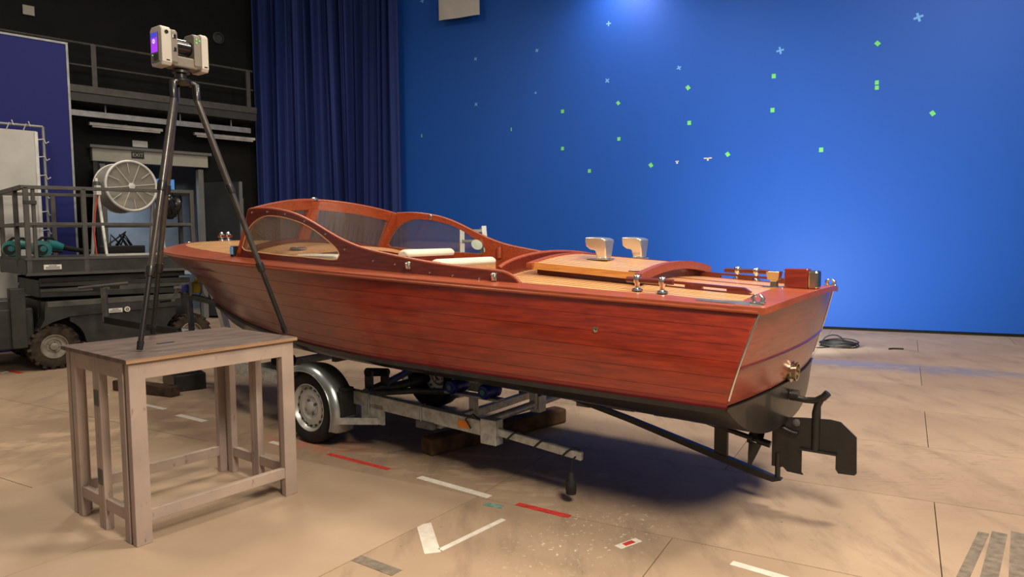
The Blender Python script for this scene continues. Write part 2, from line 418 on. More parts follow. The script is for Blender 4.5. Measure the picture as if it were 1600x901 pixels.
# left wall with a door opening x 1.85..3.6 up to z 3.05
def wl_box(mb, x0, x1, z0, z1, y0=WY, y1=WY + .2): mb.slab(lambda u, v: lw(lerp(x0, x1, u), y0, lerp(z0, z1, v)), lambda u, v: lw(lerp(x0, x1, u), y1, lerp(z0, z1, v)), 1, 1)
m = MB(); wl_box(m, -8, 1.75, 0, 9); wl_box(m, 3.6, 5.6, 0, 9); wl_box(m, 1.75, 3.6, 3.1, 9)
wl = m.build('wall_left', 'wall_black'); tag(wl, 'black stage wall with a doorway behind the lift', 'wall', kind='structure')
m = MB(); wl_box(m, .8, 4.4, 0, 3.4, WY + 2.2, WY + 2.3)
o = m.build('wall_corridor', 'corridor_blue'); tag(o, 'pale blue grey corridor wall seen through the doorway', 'wall', kind='structure')
# doorway frame and leaves
door = thing('door_1', 'wide dark stage doorway with open leaves under an exit sign', 'door', lw(2.7, WY, 0), LH); door['kind'] = 'structure'
m = MB(); m.box((-.0, -.06, 3.22), (2.1, .12, .24)); m.build('header', 'header_cream', door)
m = MB(); m.box((0, -.1, 3.36), (2.2, .2, .05)); m.build('header_rail', 'door_grey', door)
m = MB(); m.box((-.9, -.05, 1.5), (.1, .14, 3.1)); m.build('jamb', 'door_grey', door)
m = MB(); m.box((.9, -.05, 1.5), (.1, .14, 3.1)); m.build('jamb', 'door_grey', door)
m = MB(); m.bar((-.95, -.08, 1.52), (-1.2, -.85, 1.52), .06, 3.0); m.build('door_leaf', 'lift_black', door)
m = MB(); m.bar((.98, -.08, 1.42), (1.42, -.72, 1.42), .06, 2.75); leaf = m.build('door_leaf', 'door_dark', door)
m = MB(); m.bar((1.40, -.745, 1.42), (1.46, -.745, 1.42), .07, 2.75); m.build('leaf_edge', 'door_grey', leaf)
m = MB(); m.box((1.72, -.05, 1.25), (.12, .1, 2.5)); m.build('side_post', 'door_grey', door)
m = MB(); m.box((.62, 1.2, 2.55), (.42, .05, .75)); o = m.build('window_1', 'lit_window'); o.matrix_world = door.matrix_basis; tag(o, 'blue lit window in the corridor behind the fan', 'window', kind='structure')
m = MB(); m.box((.62, 1.24, 2.55), (.5, .04, .85)); m.build('window_frame', 'door_dark', o)
def text_mesh(name, s, size, mat, parent, loc, rot, depth=.002):
    cu = bpy.data.curves.new(name, 'FONT'); cu.body = s; cu.size = size; cu.align_x = 'CENTER'; cu.align_y = 'CENTER'; cu.extrude = depth
    t = bpy.data.objects.new(name, cu); COL.objects.link(t); dg = bpy.context.evaluated_depsgraph_get()
    me = bpy.data.meshes.new_from_object(t.evaluated_get(dg)); bpy.data.objects.remove(t)
    o = bpy.data.objects.new(name, me); COL.objects.link(o); me.materials.append(MAT[mat]); o.parent = parent; o.location = loc; o.rotation_euler = rot
    return o
ex = thing('exit_sign', 'small dark exit sign above the doorway', 'sign', lw(2.42, WY - .13, 3.25), LH)
MB().box((0, 0, 0), (.22, .02, .12)).build('panel', 'scanner_black', ex); text_mesh('lettering', 'EXIT', .095, 'header_cream', ex, (0, -.012, 0), (PI/2, 0, 0))
pl = MB().box((0, 0, 0), (.27, .02, .12)).build('wall_plaque', 'fixture_white'); pl.location = lw(2.5, WY - .03, 3.48); pl.rotation_euler = (0, 0, LH); tag(pl, 'small cream plaque on black wall above the door header', 'plaque')
pl = MB().box((0, 0, 0), (.17, .03, .16)).build('wall_box', 'header_cream'); pl.location = lw(.8, WY - .03, 5.63); pl.rotation_euler = (0, 0, LH); tag(pl, 'small cream junction box high on the black wall', 'box')
pl = MB().lathe([(.12, 0), (.12, .05), (.09, .06), (.08, .03), (0, .03)], 20, place((0, 0, 0), (0, -1, 0))).build('wall_vent', 'catwalk_grey', smooth=40); pl.location = lw(4.1, WY, 5.79); pl.rotation_euler = (0, 0, LH); tag(pl, 'round dark vent on black wall right of the scanner', 'vent')
# catwalk
cw = thing('catwalk', 'dark steel catwalk with pipe railing high on black wall', 'catwalk', lw(2.6, WY, 0), LH)
MB().box((-.35, -.35, 4.14), (4.6, .7, .16)).build('edge_beam', 'catwalk_grey', cw)
MB().box((-.35, -.71, 4.27), (4.6, .03, .12)).build('toe_board', 'rail_grey', cw)
MB().tube([(-2.5, -.68, 5.06), (1.9, -.68, 5.06)], .022).build('top_rail', 'rail_grey', cw)
MB().tube([(-2.5, -.68, 4.68), (1.9, -.68, 4.68)], .018).build('mid_rail', 'rail_grey', cw)
for x in (-2.4, -1.0, .4, 1.8): MB().box((x, -.68, 4.64), (.08, .05, .86)).build('post', 'rail_grey', cw)
tb = thing('lighting_pipe', 'pale galvanised bar hanging under the catwalk', 'bar', lw(2.9, WY, 0), LH)
MB().box((-.2, -.5, 3.88), (3.6, .05, .10)).build('rail', 'truss_grey', tb)
for x in (-1.1, .2, 1.2): MB().tube([(x, -.5, 3.92), (x, -.5, 4.058)], .015).build('hanger', 'truss_grey', tb)
for x, lb in ((2.2, 'long fluorescent fixture above the drum fan'), (4.05, 'short fluorescent fixture right of the tripod leg')):
    f = thing('fluorescent_fixture', lb, 'light fixture', lw(x, WY - .3, 3.72), LH, 'fixtures under the catwalk')
    MB().box((0, 0, .02), (1.25, .09, .05)).build('housing', 'fixture_white', f); MB().tube([(-.58, -.02, -.025), (.58, -.02, -.025)], .018).build('tube', 'fixture_white', f)
    MB().box((0, .165, .05), (.05, .24, .04)).build('bracket', 'truss_grey', f)

# curtain left of the backdrop
ca, cb = wall_pt(8.55, 0, .25), lw(4.75, WY - .25, 0)
def curt(u, v):
    p = ca.lerp(cb, u); d = (cb - ca).normalized(); nn = Vector((d.y, -d.x, 0));  nn = nn if nn.y < 0 else -nn
    k = u * 2 * PI; amp = .03 + .10 * min(1, u * 3.0)
    f = math.sin(k * 9 + .6 * math.sin(k * 2)) + .5 * math.sin(k * 17.3 + 1) + .35 * math.sin(k * 31 + 2 * v)
    gather = .12 * math.exp(-((u - .1) / .05) ** 2) * math.sin(k * 24)
    q = p + d * (.25 * (1 - v) * math.sin(k * 1.5) * min(1, u * 4) * (1 - u)) + nn * (amp * f * (.3 if .13 < u < .29 else 1) + gather - .42 * max(0, min(1, (u - .125) / .02)) * max(0, min(1, (.30 - u) / .02)))
    return Vector((q.x, q.y, lerp(.02, 9.0, v)))
m = MB(); m.grid(curt, 220, 10); cu = m.build('stage_curtain', 'curtain_blue', smooth=80)
sm = cu.modifiers.new('solid', 'SOLIDIFY'); sm.thickness = .01
tag(cu, 'dark blue pleated stage curtain hanging between black wall and backdrop', 'curtain')

# tape marks on backdrop
def on_wall(x, y): return on_plane(x, y, WP0, WN)
greens = [(879,174),(879,232),(966,161),(967,217),(1075,137),(1077,192),(1209,119),(1207,172),(1371,68),(1370,129),(1370,137),(1457,177),(1283,234),(1137,241),(1017,258),(921,267),(799,202),(659,212)]
places = ['upper of a pair above the windscreen', 'lower of a pair above the windscreen', 'upper one above the front vent cowl', 'lower one above the front vent cowl', 'just right of a blue cross, upper of two', 'above the far handrail, lower of two',
 'below a large blue cross', 'second below a large blue cross', 'topmost of all', 'upper half of a touching pair', 'lower half of a touching pair', 'rightmost and tilted', 'lowest on the right above the stern lamp', 'low, above the wooden cleat bar', 'low, between the vent cowls and handrail', 'lowest, above the front vent cowl', 'faint, above the mirror', 'faint leftmost one near the curtain']
wm = Matrix.Rotation(RZW, 4, 'Z')
for (x, y), t in zip(greens, places):
    p = on_wall(x, y) + WN * .004; s = .066 if x > 1000 else .06
    if x == 1370: s = .058
    o = MB().box((0, 0, 0), (s * (.35 if x < 800 else 1.0), .004, s * 1.15)).build('green_tape_mark', 'tape_green'); o.location = p; o.rotation_euler = (random.uniform(0, 0), 0 if x in (1370, 1209) else 0, RZW)
    if x in (1371, 1457, 966, 1075, 1137, 1017): o.rotation_euler = (Matrix.Rotation(RZW, 3, 'Z') @ Matrix.Rotation(.6 if x != 1371 else .785, 3, 'Y')).to_euler()
    tag(o, 'green tape square on blue backdrop, ' + t, 'tape mark', 'green tape squares on the backdrop')
crosses = [(1435,27,.15,.3),(1219,79,.13,.2),(1061,106,.09,.5),(949,126,.10,.7),(951,37,.10,0),(839,79,.08,.5),(837,145,.06,.2),(743,92,.08,.6),(744,163,.08,.7),(660,1,.1,.3)]
places = ['largest, at the top right', 'second from the right', 'right of the lamp glow', 'below the lamp glow', 'inside the lamp glow at the top', 'right of the white cloth, upper', 'small, right of the white cloth, lower', 'below the white cloth, upper', 'below the white cloth, lower', 'at the top edge near the curtain']
for (x, y, s, a), t in zip(crosses, places):
    p = on_wall(x, y) + WN * .004; m = MB()
    for k in (0, PI / 2): m.box((0, -.001 * (k > 0), 0), (s * .95, .003, s * .24), Matrix.Rotation(a + k, 3, 'Y'))
    o = m.build('blue_tape_cross', 'tape_blue'); o.location = p; o.rotation_euler = (0, 0, RZW)
    tag(o, 'pale blue tape cross on blue backdrop, ' + t, 'tape mark', 'blue tape crosses on the backdrop')
for (x, y), t in (((1106, 247), 'larger white scuffed tape scrap on backdrop above the wooden cleat bar'), ((1058, 252), 'tiny white tape scrap on backdrop left of a larger scrap')):
    o = MB().box((0, 0, 0), (.14 if x > 1100 else .06, .003, .02)).box((0, 0, -.02), (.03, .003, .05)).build('tape_scrap', 'tape_white'); o.location = on_wall(x, y) + WN * .004; o.rotation_euler = (0, 0, RZW); tag(o, t, 'tape scrap')
p = on_wall(726, -6) + WN * .25
o = MB().slab(lambda u, v: Vector((lerp(-.46, .46, u), .01 * math.sin(u * 9), lerp(-.50, .9, v))), lambda u, v: Vector((lerp(-.46, .46, u), .012 + .01 * math.sin(u * 9), lerp(-.50, .9, v))), 12, 1).build('hanging_cloth', 'cloth_white', smooth=60)
o.location = p; o.rotation_euler = (0, 0, RZW); tag(o, 'square white cloth hanging at the top of the backdrop', 'cloth')

# ------------------------------------------------------------------ floor sheet and tapes
sh = thing('floor_sheet', 'clean beige hardboard sheet lying on stage floor under the trestle', 'board')
su = Vector((-.87, .493, 0)); sv = Vector((-.57, -.82, 0))
for k in range(2):
    a = F0 + su * (1.28 * k + .002); b = F0 + su * (1.28 * (k + 1) - .002)
    MB().prism([(a.x, a.y), (b.x, b.y), (b.x + sv.x * 4.4, b.y + sv.y * 4.4), (a.x + sv.x * 4.4, a.y + sv.y * 4.4)], 0, .004).build('panel', 'sheet_paint', sh)
def tape(x0, y0, x1, y1, width, mat, label, z=.0, cat='tape mark'):
    a, b = on_floor(x0, y0), on_floor(x1, y1); a.z = b.z = z + .001
    o = MB().bar(a, b, width, .002).build('floor_tape', mat); return tag(o, label, cat, 'tape marks on the floor')
tape(655, 745, 765, 776, .055, 'tape_white', 'long white floor tape strip below the trailer light arm')
tape(662, 818, 676, 864, .085, 'tape_white', 'wide white tape strip, short leg of the floor V')
tape(688, 859, 787, 811, .035, 'tape_white', 'narrow white tape strip, long leg of the floor V')
tape(1143, 879, 1240, 907, .05, 'tape_white', 'white tape strip at the bottom edge below the rudder')
tape(513, 709, 608, 733, .045, 'tape_red', 'red tape strip on floor beside the trailer wheel')
tape(808, 787, 890, 807, .05, 'tape_red', 'red tape strip on floor below the hanging plug')
tape(757, 787, 785, 792, .05, 'tape_teal', 'small faded teal tape patch on the floor')
t_ = tape(965, 855, 998, 843, .05, 'tape_white', 'red and white striped tape scrap on the floor')
a, b = on_floor(965, 855), on_floor(998, 843); d = (b - a)
MB().bar(a + d * .3 + Vector((0, 0, .0025)), a + d * .75 + Vector((0, 0, .0025)), .03, .002).build('red_stripe', 'tape_red', t_)
tape(423, 690, 458, 699, .05, 'tape_white', 'white tape strip on floor between trestle leg and wheel')
tape(278, 648, 320, 658, .06, 'tape_white', 'white tape dash in front of the black ballast block')
tape(226, 632, 258, 639, .05, 'tape_white', 'white tape dash under the trestle, beyond its front leg')
tape(150, 613, 168, 617, .05, 'tape_white', 'short white tape dash beside the trestle left legs')
tape(607, 708, 634, 703, .04, 'tape_grey', 'faint grey tape scrap in the trailer shadow')
tape(0, 583, 16, 579, .06, 'tape_white', 'white tape end at left edge below the lift wheel')
tape(14, 579, 34, 583, .06, 'tape_red', 'short red tape strip at left below the lift wheel')
tape(548, 868, 620, 895, .07, 'tape_grey', 'worn grey tape strip right of the beige sheet')
for k, (x0, x1, w_) in enumerate(((1537, 1503, .05), (1562, 1545, .07), (1592, 1590, .07))):
    tape(x0, 832, x1, 905, w_, 'tape_grey', ['leftmost', 'middle wide', 'rightmost'][k] + ' worn grey tape band at the lower right corner')
# cable coil
m = MB(); cc = on_floor(1312, 541)
for k in range(7):
    r = .2 + .03 * random.random(); ox, oy = random.uniform(-.03, .03), random.uniform(-.03, .03)
    m.tube([(cc.x + ox + r * 1.15 * math.cos(t * PI / 12), cc.y + oy + r * math.sin(t * PI / 12), .012 + k * .011 + .012 * math.sin(t * PI / 6 + k)) for t in range(24)], .009, 6, True)
m.tube([(cc.x - .1 + .16 * math.cos(t * PI / 8), cc.y, .05 + .12 * max(0, math.sin(t * PI / 8))) for t in range(9)], .009, 6)
m.tube([(cc.x - .2, cc.y - .1, .01), (cc.x - .34, cc.y - .15, .01), (cc.x - .42, cc.y - .12, .01)], .009, 6)
tag(m.build('cable_coil', 'cable_black', smooth=60), 'coil of black cable on floor near the blue backdrop', 'cable')
c2 = on_floor(1400, 546); m = MB(); m.tube([(c2.x - .1, c2.y, .012), (c2.x - .02, c2.y + .03, .012), (c2.x + .1, c2.y - .01, .012)], .012, 6); tag(m.build('cable_piece', 'cable_black', smooth=60), 'short black cable offcut on floor right of the coil', 'cable')

# ------------------------------------------------------------------ the boat
BO = Vector((1.68, 4.03, 0)); BH = math.radians(144)
boat = thing('motor_boat', 'varnished mahogany motor boat with teak deck on a trailer', 'boat', BO, BH)
L = 6.62
def bs(x):
    u = min(max(x / L, 0), 1)
    if u < .45: return .82 + .16 * math.sin(u / .45 * PI / 2)
    return .98 * math.sqrt(max(0, 1 - ((u - .45) / .55) ** 2.6))
def hs(x): return 1.252 + .0405 * x
def crown(x): return (.045 + .021 * min(x, 5)) * min(1, bs(x) / .95)
def dz(x, y): b = max(bs(x), .03); return hs(x) + .02 + crown(x) * max(0, 1 - (y / b) ** 2)
def inner(x): xx = x / .945; return .86 * bs(xx) if xx < L else 0.0
XC1 = 6.09
STEM = [(.93, 6.09), (.955, 6.115), (1.1, 6.27), (1.25, 6.42), (1.39, 6.55), (1.52, 6.62)]
HK = [(0, .53), (1.5, .555), (3, .565), (4.2, .575), (4.8, .60), (5.3, .65), (5.7, .74), (6.09, .93)]
HC = [(0, .765), (1, .772), (2, .783), (3, .795), (3.8, .81), (4.8, .85), (5.6, .90), (6.09, .93)]
def x0v(v): return .14 * (1 - v)
def hull_side(u, v, off=0.0):
    """u stern..bow, v chine..sheer (port side)"""
    xs, xc = u * L, .14 + u * (XC1 - .14)
    hsx, hcx = hs(xs), smooth_interp(HC, xc)
    z = lerp(hcx, hsx, v)
    ub = min(u / .4, 1)
    bc = (.87 + .03 * math.sin(ub * PI / 2)) if u < .4 else .9 * (1 - ((u - .4) / .6) ** 1.55)
    flare = max(0, (u - .35) / .65)
    f = lerp(v, v ** 2.1, flare)
    y = lerp(bc, bs(xs), f) + .035 * math.sin(PI * v) * max(0, 1 - u * 1.5)
    if u >= 1: xe = interp(STEM, z); return Vector((xe, 0, z))
    xst = interp(STEM, lerp(.93, 1.52, v)); x = x0v(v) + u * (xst - x0v(v))
    return Vector((x, max(0, y - off), z))
def upow(u): return 1 - (1 - u) ** 1.35
NP = 6
for sgn, nm in ((1, 'port'), (-1, 'starboard')):
    m = MB(); m.grid(lambda u, v: (lambda p: Vector((p.x, sgn * p.y, p.z)))(hull_side(upow(u) * (.995 if u > .99 else 1), v, .02)), 60, 10); m.build('hull_core', 'hull_core', boat, 60)
    for k in range(NP):
        v0 = k / NP + .0016; v1 = (k + 1) / NP - .0016
        if k == 0: v0 = .06
        def top(u, v): p = hull_side(upow(u), lerp(v0, v1, v)); return Vector((p.x, sgn * p.y, p.z))
        def bot(u, v): p = hull_side(upow(u), lerp(v0, v1, v), .022); return Vector((p.x - (.02 if u == 1 else 0), sgn * p.y, p.z))
        m = MB(); m.slab(top, bot, 64, 3); m.build('hull_plank', 'hull_mahogany', boat, 50)
    m = MB(); m.slab(lambda u, v: (lambda p: Vector((p.x, sgn * (p.y + .004 * (u < 1)), p.z)))(hull_side(upow(u), lerp(.0, .06, v))), lambda u, v: (lambda p: Vector((p.x, sgn * p.y, p.z)))(hull_side(upow(u), lerp(0, .06, v), .022)), 60, 1); m.build('boot_stripe', 'boot_red', boat, 50)
    # chine spray rail
    pts = [hull_side(upow(i / 60), 0) for i in range(61)]
    m = MB(); m.slab(lambda u, v: (lambda p: Vector((p.x, sgn * (p.y + (.022 * v if u < .98 else 0)), p.z + .004)))(hull_side(upow(u), 0)), lambda u, v: (lambda p: Vector((p.x, sgn * (p.y + (.022 * v if u < .98 else 0)), p.z - .022)))(hull_side(upow(u), 0)), 60, 1); m.build('spray_rail', 'antifoul', boat)
def bottom(u, w):
    p = hull_side(u, 0); xk = p.x; hk = smooth_interp(HK, xk); a = abs(w)
    g = 1 - a ** lerp(3.2, 2.1, min(1, u * 2.5))
    return Vector((xk, p.y * w, p.z - .004 - (p.z - hk) * g))
m = MB(); m.grid(lambda u, v: bottom(upow(u), v * 2 - 1), 60, 24); m.build('hull_bottom', 'antifoul', boat, 60)
# transom
def tr_edge(v): p = hull_side(0, v); return p
def transom(w, v, off=0.0): p = tr_edge(v); return Vector((p.x - .07 * (1 - w * w) - off, p.y * w, p.z + (crown(0) * (1 - w * w) + .004) * v ** 2))
for v0, v1, nm in ((.04, .425, 'transom_board'), (.435, .99, 'transom_board')):
    m = MB(); m.slab(lambda u, v: transom(u * 2 - 1, lerp(v0, v1, v)), lambda u, v: transom(u * 2 - 1, lerp(v0, v1, v), -.025), 24, 6); m.build(nm, 'transom_mahogany', boat, 50)
m = MB(); m.tube([transom(i / 12 - 1, .43, .002) for i in range(25)], .008, 6); m.build('transom_moulding', 'wing_mahogany', boat, 60)
m = MB(); m.grid(lambda u, v: transom((u * 2 - 1) * .985, v, -.03), 16, 4); m.build('transom_core', 'hull_core', boat)
def trb(u, v):
    w = u * 2 - 1; t = tr_edge(0); b = bottom(0, w); zt = t.z + .01
    return Vector((t.x - .07 * (1 - w * w) - .018 * (1 - v * .6), t.y * w, lerp(zt, b.z, v)))
m = MB(); m.slab(trb, lambda u, v: trb(u, v) + Vector((.05, 0, 0)), 28, 4); m.build('transom_bottom', 'antifoul', boat, 60)
for sgn in (1, -1):
    m = MB(); m.tube([(lambda p: (p.x - .003, sgn * (p.y + .002), p.z))(tr_edge(v / 10)) for v in range(1, 11)], .005, 6); m.build('transom_corner_strip', 'chrome', boat, 60)
m = MB(); m.tube([(lambda x, z: (x + .004, 0, z))(interp(STEM, z_), z_) for z_ in [.93 + i * .058 for i in range(10)]], .009, 6); m.build('stem_band', 'chrome', boat, 60)

# deck pieces
def xstern(y): return -.035 - .07 * (1 - (y / .82) ** 2)
for sgn in (1, -1):
    def ct(u, v):
        x = lerp(0, L + .02, 1 - (1 - u) ** 1.9)
        yo = bs(min(x, L)) + .022; yi = inner(x)
        if x > L - .001: yo = .004
        y = lerp(yi, yo, v); xx = x + (xstern(y) if u == 0 else 0) * (1 if u == 0 else 0)
        return Vector((xx, sgn * y, dz(min(x, L), min(y, bs(min(x, L)))) + .006))
    m = MB(); m.slab(ct, lambda u, v: ct(u, v) - Vector((0, 0, .03)), 90, 4); m.build('covering_board', 'rail_mahogany', boat, 40)
    m = MB(); m.tube([(lambda x: (x, sgn * (bs(min(x, L)) + .016), hs(x) + .004))(lerp(0, L, 1 - (1 - i / 70) ** 1.9)) for i in range(71)], .011, 8); m.build('rub_rail', 'rail_mahogany', boat, 60)
def deck_piece(x0, x1, name, mat='teak_deck', n=30, lift=0.0):
    f = lambda u, v: (lambda x: (lambda y: Vector((x, y, dz(x, y) + lift)))(inner(x) * (v * 2 - 1)))(lerp(x0, x1, u))
    m = MB(); m.slab(f, lambda u, v: f(u, v) - Vector((0, 0, .03)), n, 16); return m.build(name, mat, boat, 40)
deck_piece(.12, 1.66, 'aft_deck'); deck_piece(4.12, L * .945 - .002, 'foredeck')
def stb(u, v):
    y = (u * 2 - 1) * .84; x = lerp(xstern(y), .12, v); return Vector((x, y, dz(max(x, 0), min(abs(y), .82)) + .008))
m = MB(); m.slab(stb, lambda u, v: stb(u, v) - Vector((0, 0, .03)), 24, 3); m.build('stern_board', 'rail_mahogany', boat, 40)
m = MB(); m.slab(lambda u, v: (lambda x, y: Vector((x, y, dz(x, y) + .010)))(lerp(.0, .33, u), lerp(.70 + .06 * u, .80, v)), lambda u, v: (lambda x, y: Vector((x, y, dz(x, y) - .0)))(lerp(.0, .33, u), lerp(.70 + .06 * u, .80, v)), 4, 2); m.build('corner_plate', 'steel_scuffed', boat, 40)
# cockpit well
def hull_y(x, z):
    u = max(0, (x - .07) / 6.4); hc_, hs_ = smooth_interp(HC, x), hs(x); return hull_side(min(u, .97), max(0, min(1, (z - hc_) / (hs_ - hc_)))).y
def lin_y(x, z): return min(inner(x), hull_y(x, z) - .07)
for sgn in (1, -1):
    f = lambda u, v: (lambda x: (lambda z: Vector((x, sgn * lin_y(x, z), z)))(lerp(.86, dz(x, inner(x)) - .005, v)))(lerp(1.6, 4.12, u))
    m = MB(); m.slab(f, lambda u, v: f(u, v) + Vector((0, sgn * .02, 0)), 20, 6); m.build('cockpit_lining', 'frame_mahogany', boat, 40)
m = MB(); m.slab(lambda u, v: (lambda x: Vector((x, lin_y(x, .86) * (v * 2 - 1), .87)))(lerp(1.6, 4.12, u)), lambda u, v: (lambda x: Vector((x, lin_y(x, .86) * (v * 2 - 1), .85)))(lerp(1.6, 4.12, u)), 12, 4); m.build('cockpit_sole', 'teak_deck', boat)
def dsh(u, v, o_=0.0):
    z = lerp(1.10, 1.46, v); yy = lin_y(4.1, z) * (u * 2 - 1); zz = z if v < 1 else dz(4.1, yy) - .002
    return Vector((4.1 - .1 * (yy / .8) ** 2 + o_, yy, zz))
m = MB(); m.slab(dsh, lambda u, v: dsh(u, v, .03), 16, 4); dash = m.build('dashboard', 'frame_mahogany', boat, 40)
f = lambda u, v: (lambda x, y: Vector((x, y, dz(x, y) + .004)))(lerp(3.72 + .2 * abs(v * 2 - 1), 4.13, u), (v * 2 - 1) * .82)
m = MB(); m.slab(f, lambda u, v: f(u, v) - Vector((0, 0, .03)), 6, 14); m.build('dash_shelf', 'teak_plain', dash, 40)
M = Matrix.Translation((4.0, .47, dz(4.0, .47) + .004))
m = MB(); m.lathe([(.085, 0), (.085, .014), (.056, .022), (.052, .0)], 24, M @ Matrix.Diagonal((1.0, .8, 1, 1)), True); m.build('vent_ring', 'chrome', dash, 50)
m = MB(); m.lathe([(.05, 0), (.05, .007), (0, .007)], 24, M @ Matrix.Diagonal((1.0, .8, 1, 1))); m.build('vent_glass', 'black_leather', dash, 50)
# steering wheel
M = Matrix.Translation((3.86, -.45, 1.26)) @ rotm('Y', math.radians(-62))
m = MB(); m.tube([M @ Vector((.18 * math.cos(t * PI / 16), .18 * math.sin(t * PI / 16), 0)) for t in range(32)], .013, 8, True)
for k in range(3): m.tube([M @ Vector((0, 0, -.02)), M @ Vector((.18 * math.cos(k * 2.1), .18 * math.sin(k * 2.1), 0))], .009, 6)
m.tube([M @ Vector((0, 0, 0)), M @ Vector((0, 0, -.28))], .02, 8); m.build('steering_wheel', 'cream_vinyl', boat, 60)
# white side cushion and black roll
m = MB(); m.box((3.46, .62, 1.455), (.54, .24, .10)); m.build('side_cushion', 'cream_vinyl', boat, 0, .04)
m = MB(); m.tube([(3.28, .38, 1.45), (3.50, .37, 1.47), (3.76, .36, 1.46)], [.045, .055, .045], 12); m.build('rolled_bag', 'black_leather', boat, 60)
# seats
def seat(x, y0, y1, ztop, back_mat, roll):
    s_ = MB().box((x + .02, (y0 + y1) / 2, 1.22), (.035, abs(y1 - y0), (ztop - 1.0) * 1.0)); b = s_.build('seat_back', back_mat, boat, 0, .01)
    m = MB()
    prof = [(x + .05, 1.02), (x + .12, 1.10), (x + .13, ztop - .06), (x + .09, ztop - .005), (x + .03, ztop + .005), (x - .01, ztop - .02), (x + .0, ztop - .06), (x + .04, ztop - .08)]
    vs = [Vector((a, y0, z)) for a, z in prof] + [Vector((a, y1, z)) for a, z in prof]; k = len(prof)
    m.add(vs, [tuple(range(k)), tuple(range(k, 2 * k))] + [(i, (i + 1) % k, k + (i + 1) % k, k + i) for i in range(k)])
    m.build('back_cushion', 'cream_vinyl', b, 50, .02)
    m = MB(); m.box((x + .3, (y0 + y1) / 2, 1.06), (.5, abs(y1 - y0), .1)); m.build('seat_cushion', 'cream_vinyl', b, 0, .03)
    m = MB(); m.box((x + .28, (y0 + y1) / 2, .93), (.46, abs(y1 - y0) - .04, .18)); m.build('seat_base', 'wing_mahogany', b)
seat(2.93, .24, -.34, 1.535, 'wing_mahogany', True)
seat(2.42, .42, -.26, 1.47, 'seat_ply', False)
m = MB(); m.box((1.85, -.45, 1.14), (.35, .7, .6)); m.build('engine_box', 'seat_ply', boat, 0, .02)
# aft coaming arc
def coam(u, v, o_=0.0):
    y = lerp(.74, -.74, u); x = 1.70 - .06 * (y / .74) ** 2 + o_; zt = 1.435 + .085 * (1 - (y / .74) ** 2) ** .8
    return Vector((x, y, lerp(dz(1.62, y) - .03, zt, v)))
m = MB(); m.slab(lambda u, v: coam(u, v, -.02), lambda u, v: coam(u, v, .02), 24, 2); m.build('aft_coaming', 'wing_mahogany', boat, 40)
m = MB(); m.tube([coam(i / 24, 1.0) for i in range(25)], .014, 8); m.build('coaming_cap', 'rail_mahogany', boat, 60)

# windscreen wings
WT = [(4.113, 1.872), (3.95, 1.872), (3.801, 1.862), (3.65, 1.842), (3.518, 1.816), (3.38, 1.775), (3.245, 1.724), (3.11, 1.668), (2.977, 1.617), (2.86, 1.58), (2.737, 1.549), (2.54, 1.516), (2.336, 1.487), (2.02, 1.449), (1.638, 1.421), (1.548, 1.412), (1.47, 1.382), (1.428, 1.345)]
HT = [(2.997, 1.515), (3.019, 1.549), (3.06, 1.578), (3.111, 1.609), (3.247, 1.682), (3.388, 1.738), (3.535, 1.776), (3.69, 1.802), (3.853, 1.814), (3.95, 1.803), (4.029, 1.780), (4.09, 1.752), (4.122, 1.731), (4.17, 1.69), (4.202, 1.652), (4.235, 1.605), (4.256, 1.571)]
HB = [(2.997, 1.505), (3.022, 1.475), (3.255, 1.482), (3.706, 1.502), (4.0, 1.52), (4.2, 1.535), (4.235, 1.545), (4.256, 1.565)]
HT.sort(); HB.sort()
WTr = sorted(WT)
cols = sorted(set([1.428, 1.45, 1.47, 1.51, 1.548] + [1.6 + .1 * i for i in range(14)] + [2.98, 2.997, 3.003, 3.01, 3.022, 3.05, 3.08, 3.111, 3.15] + [3.2 + .06 * i for i in range(13)] + [3.95, 4.0, 4.03, 4.06, 4.09, 4.113]))
def wy(x): return bs(x) - .12
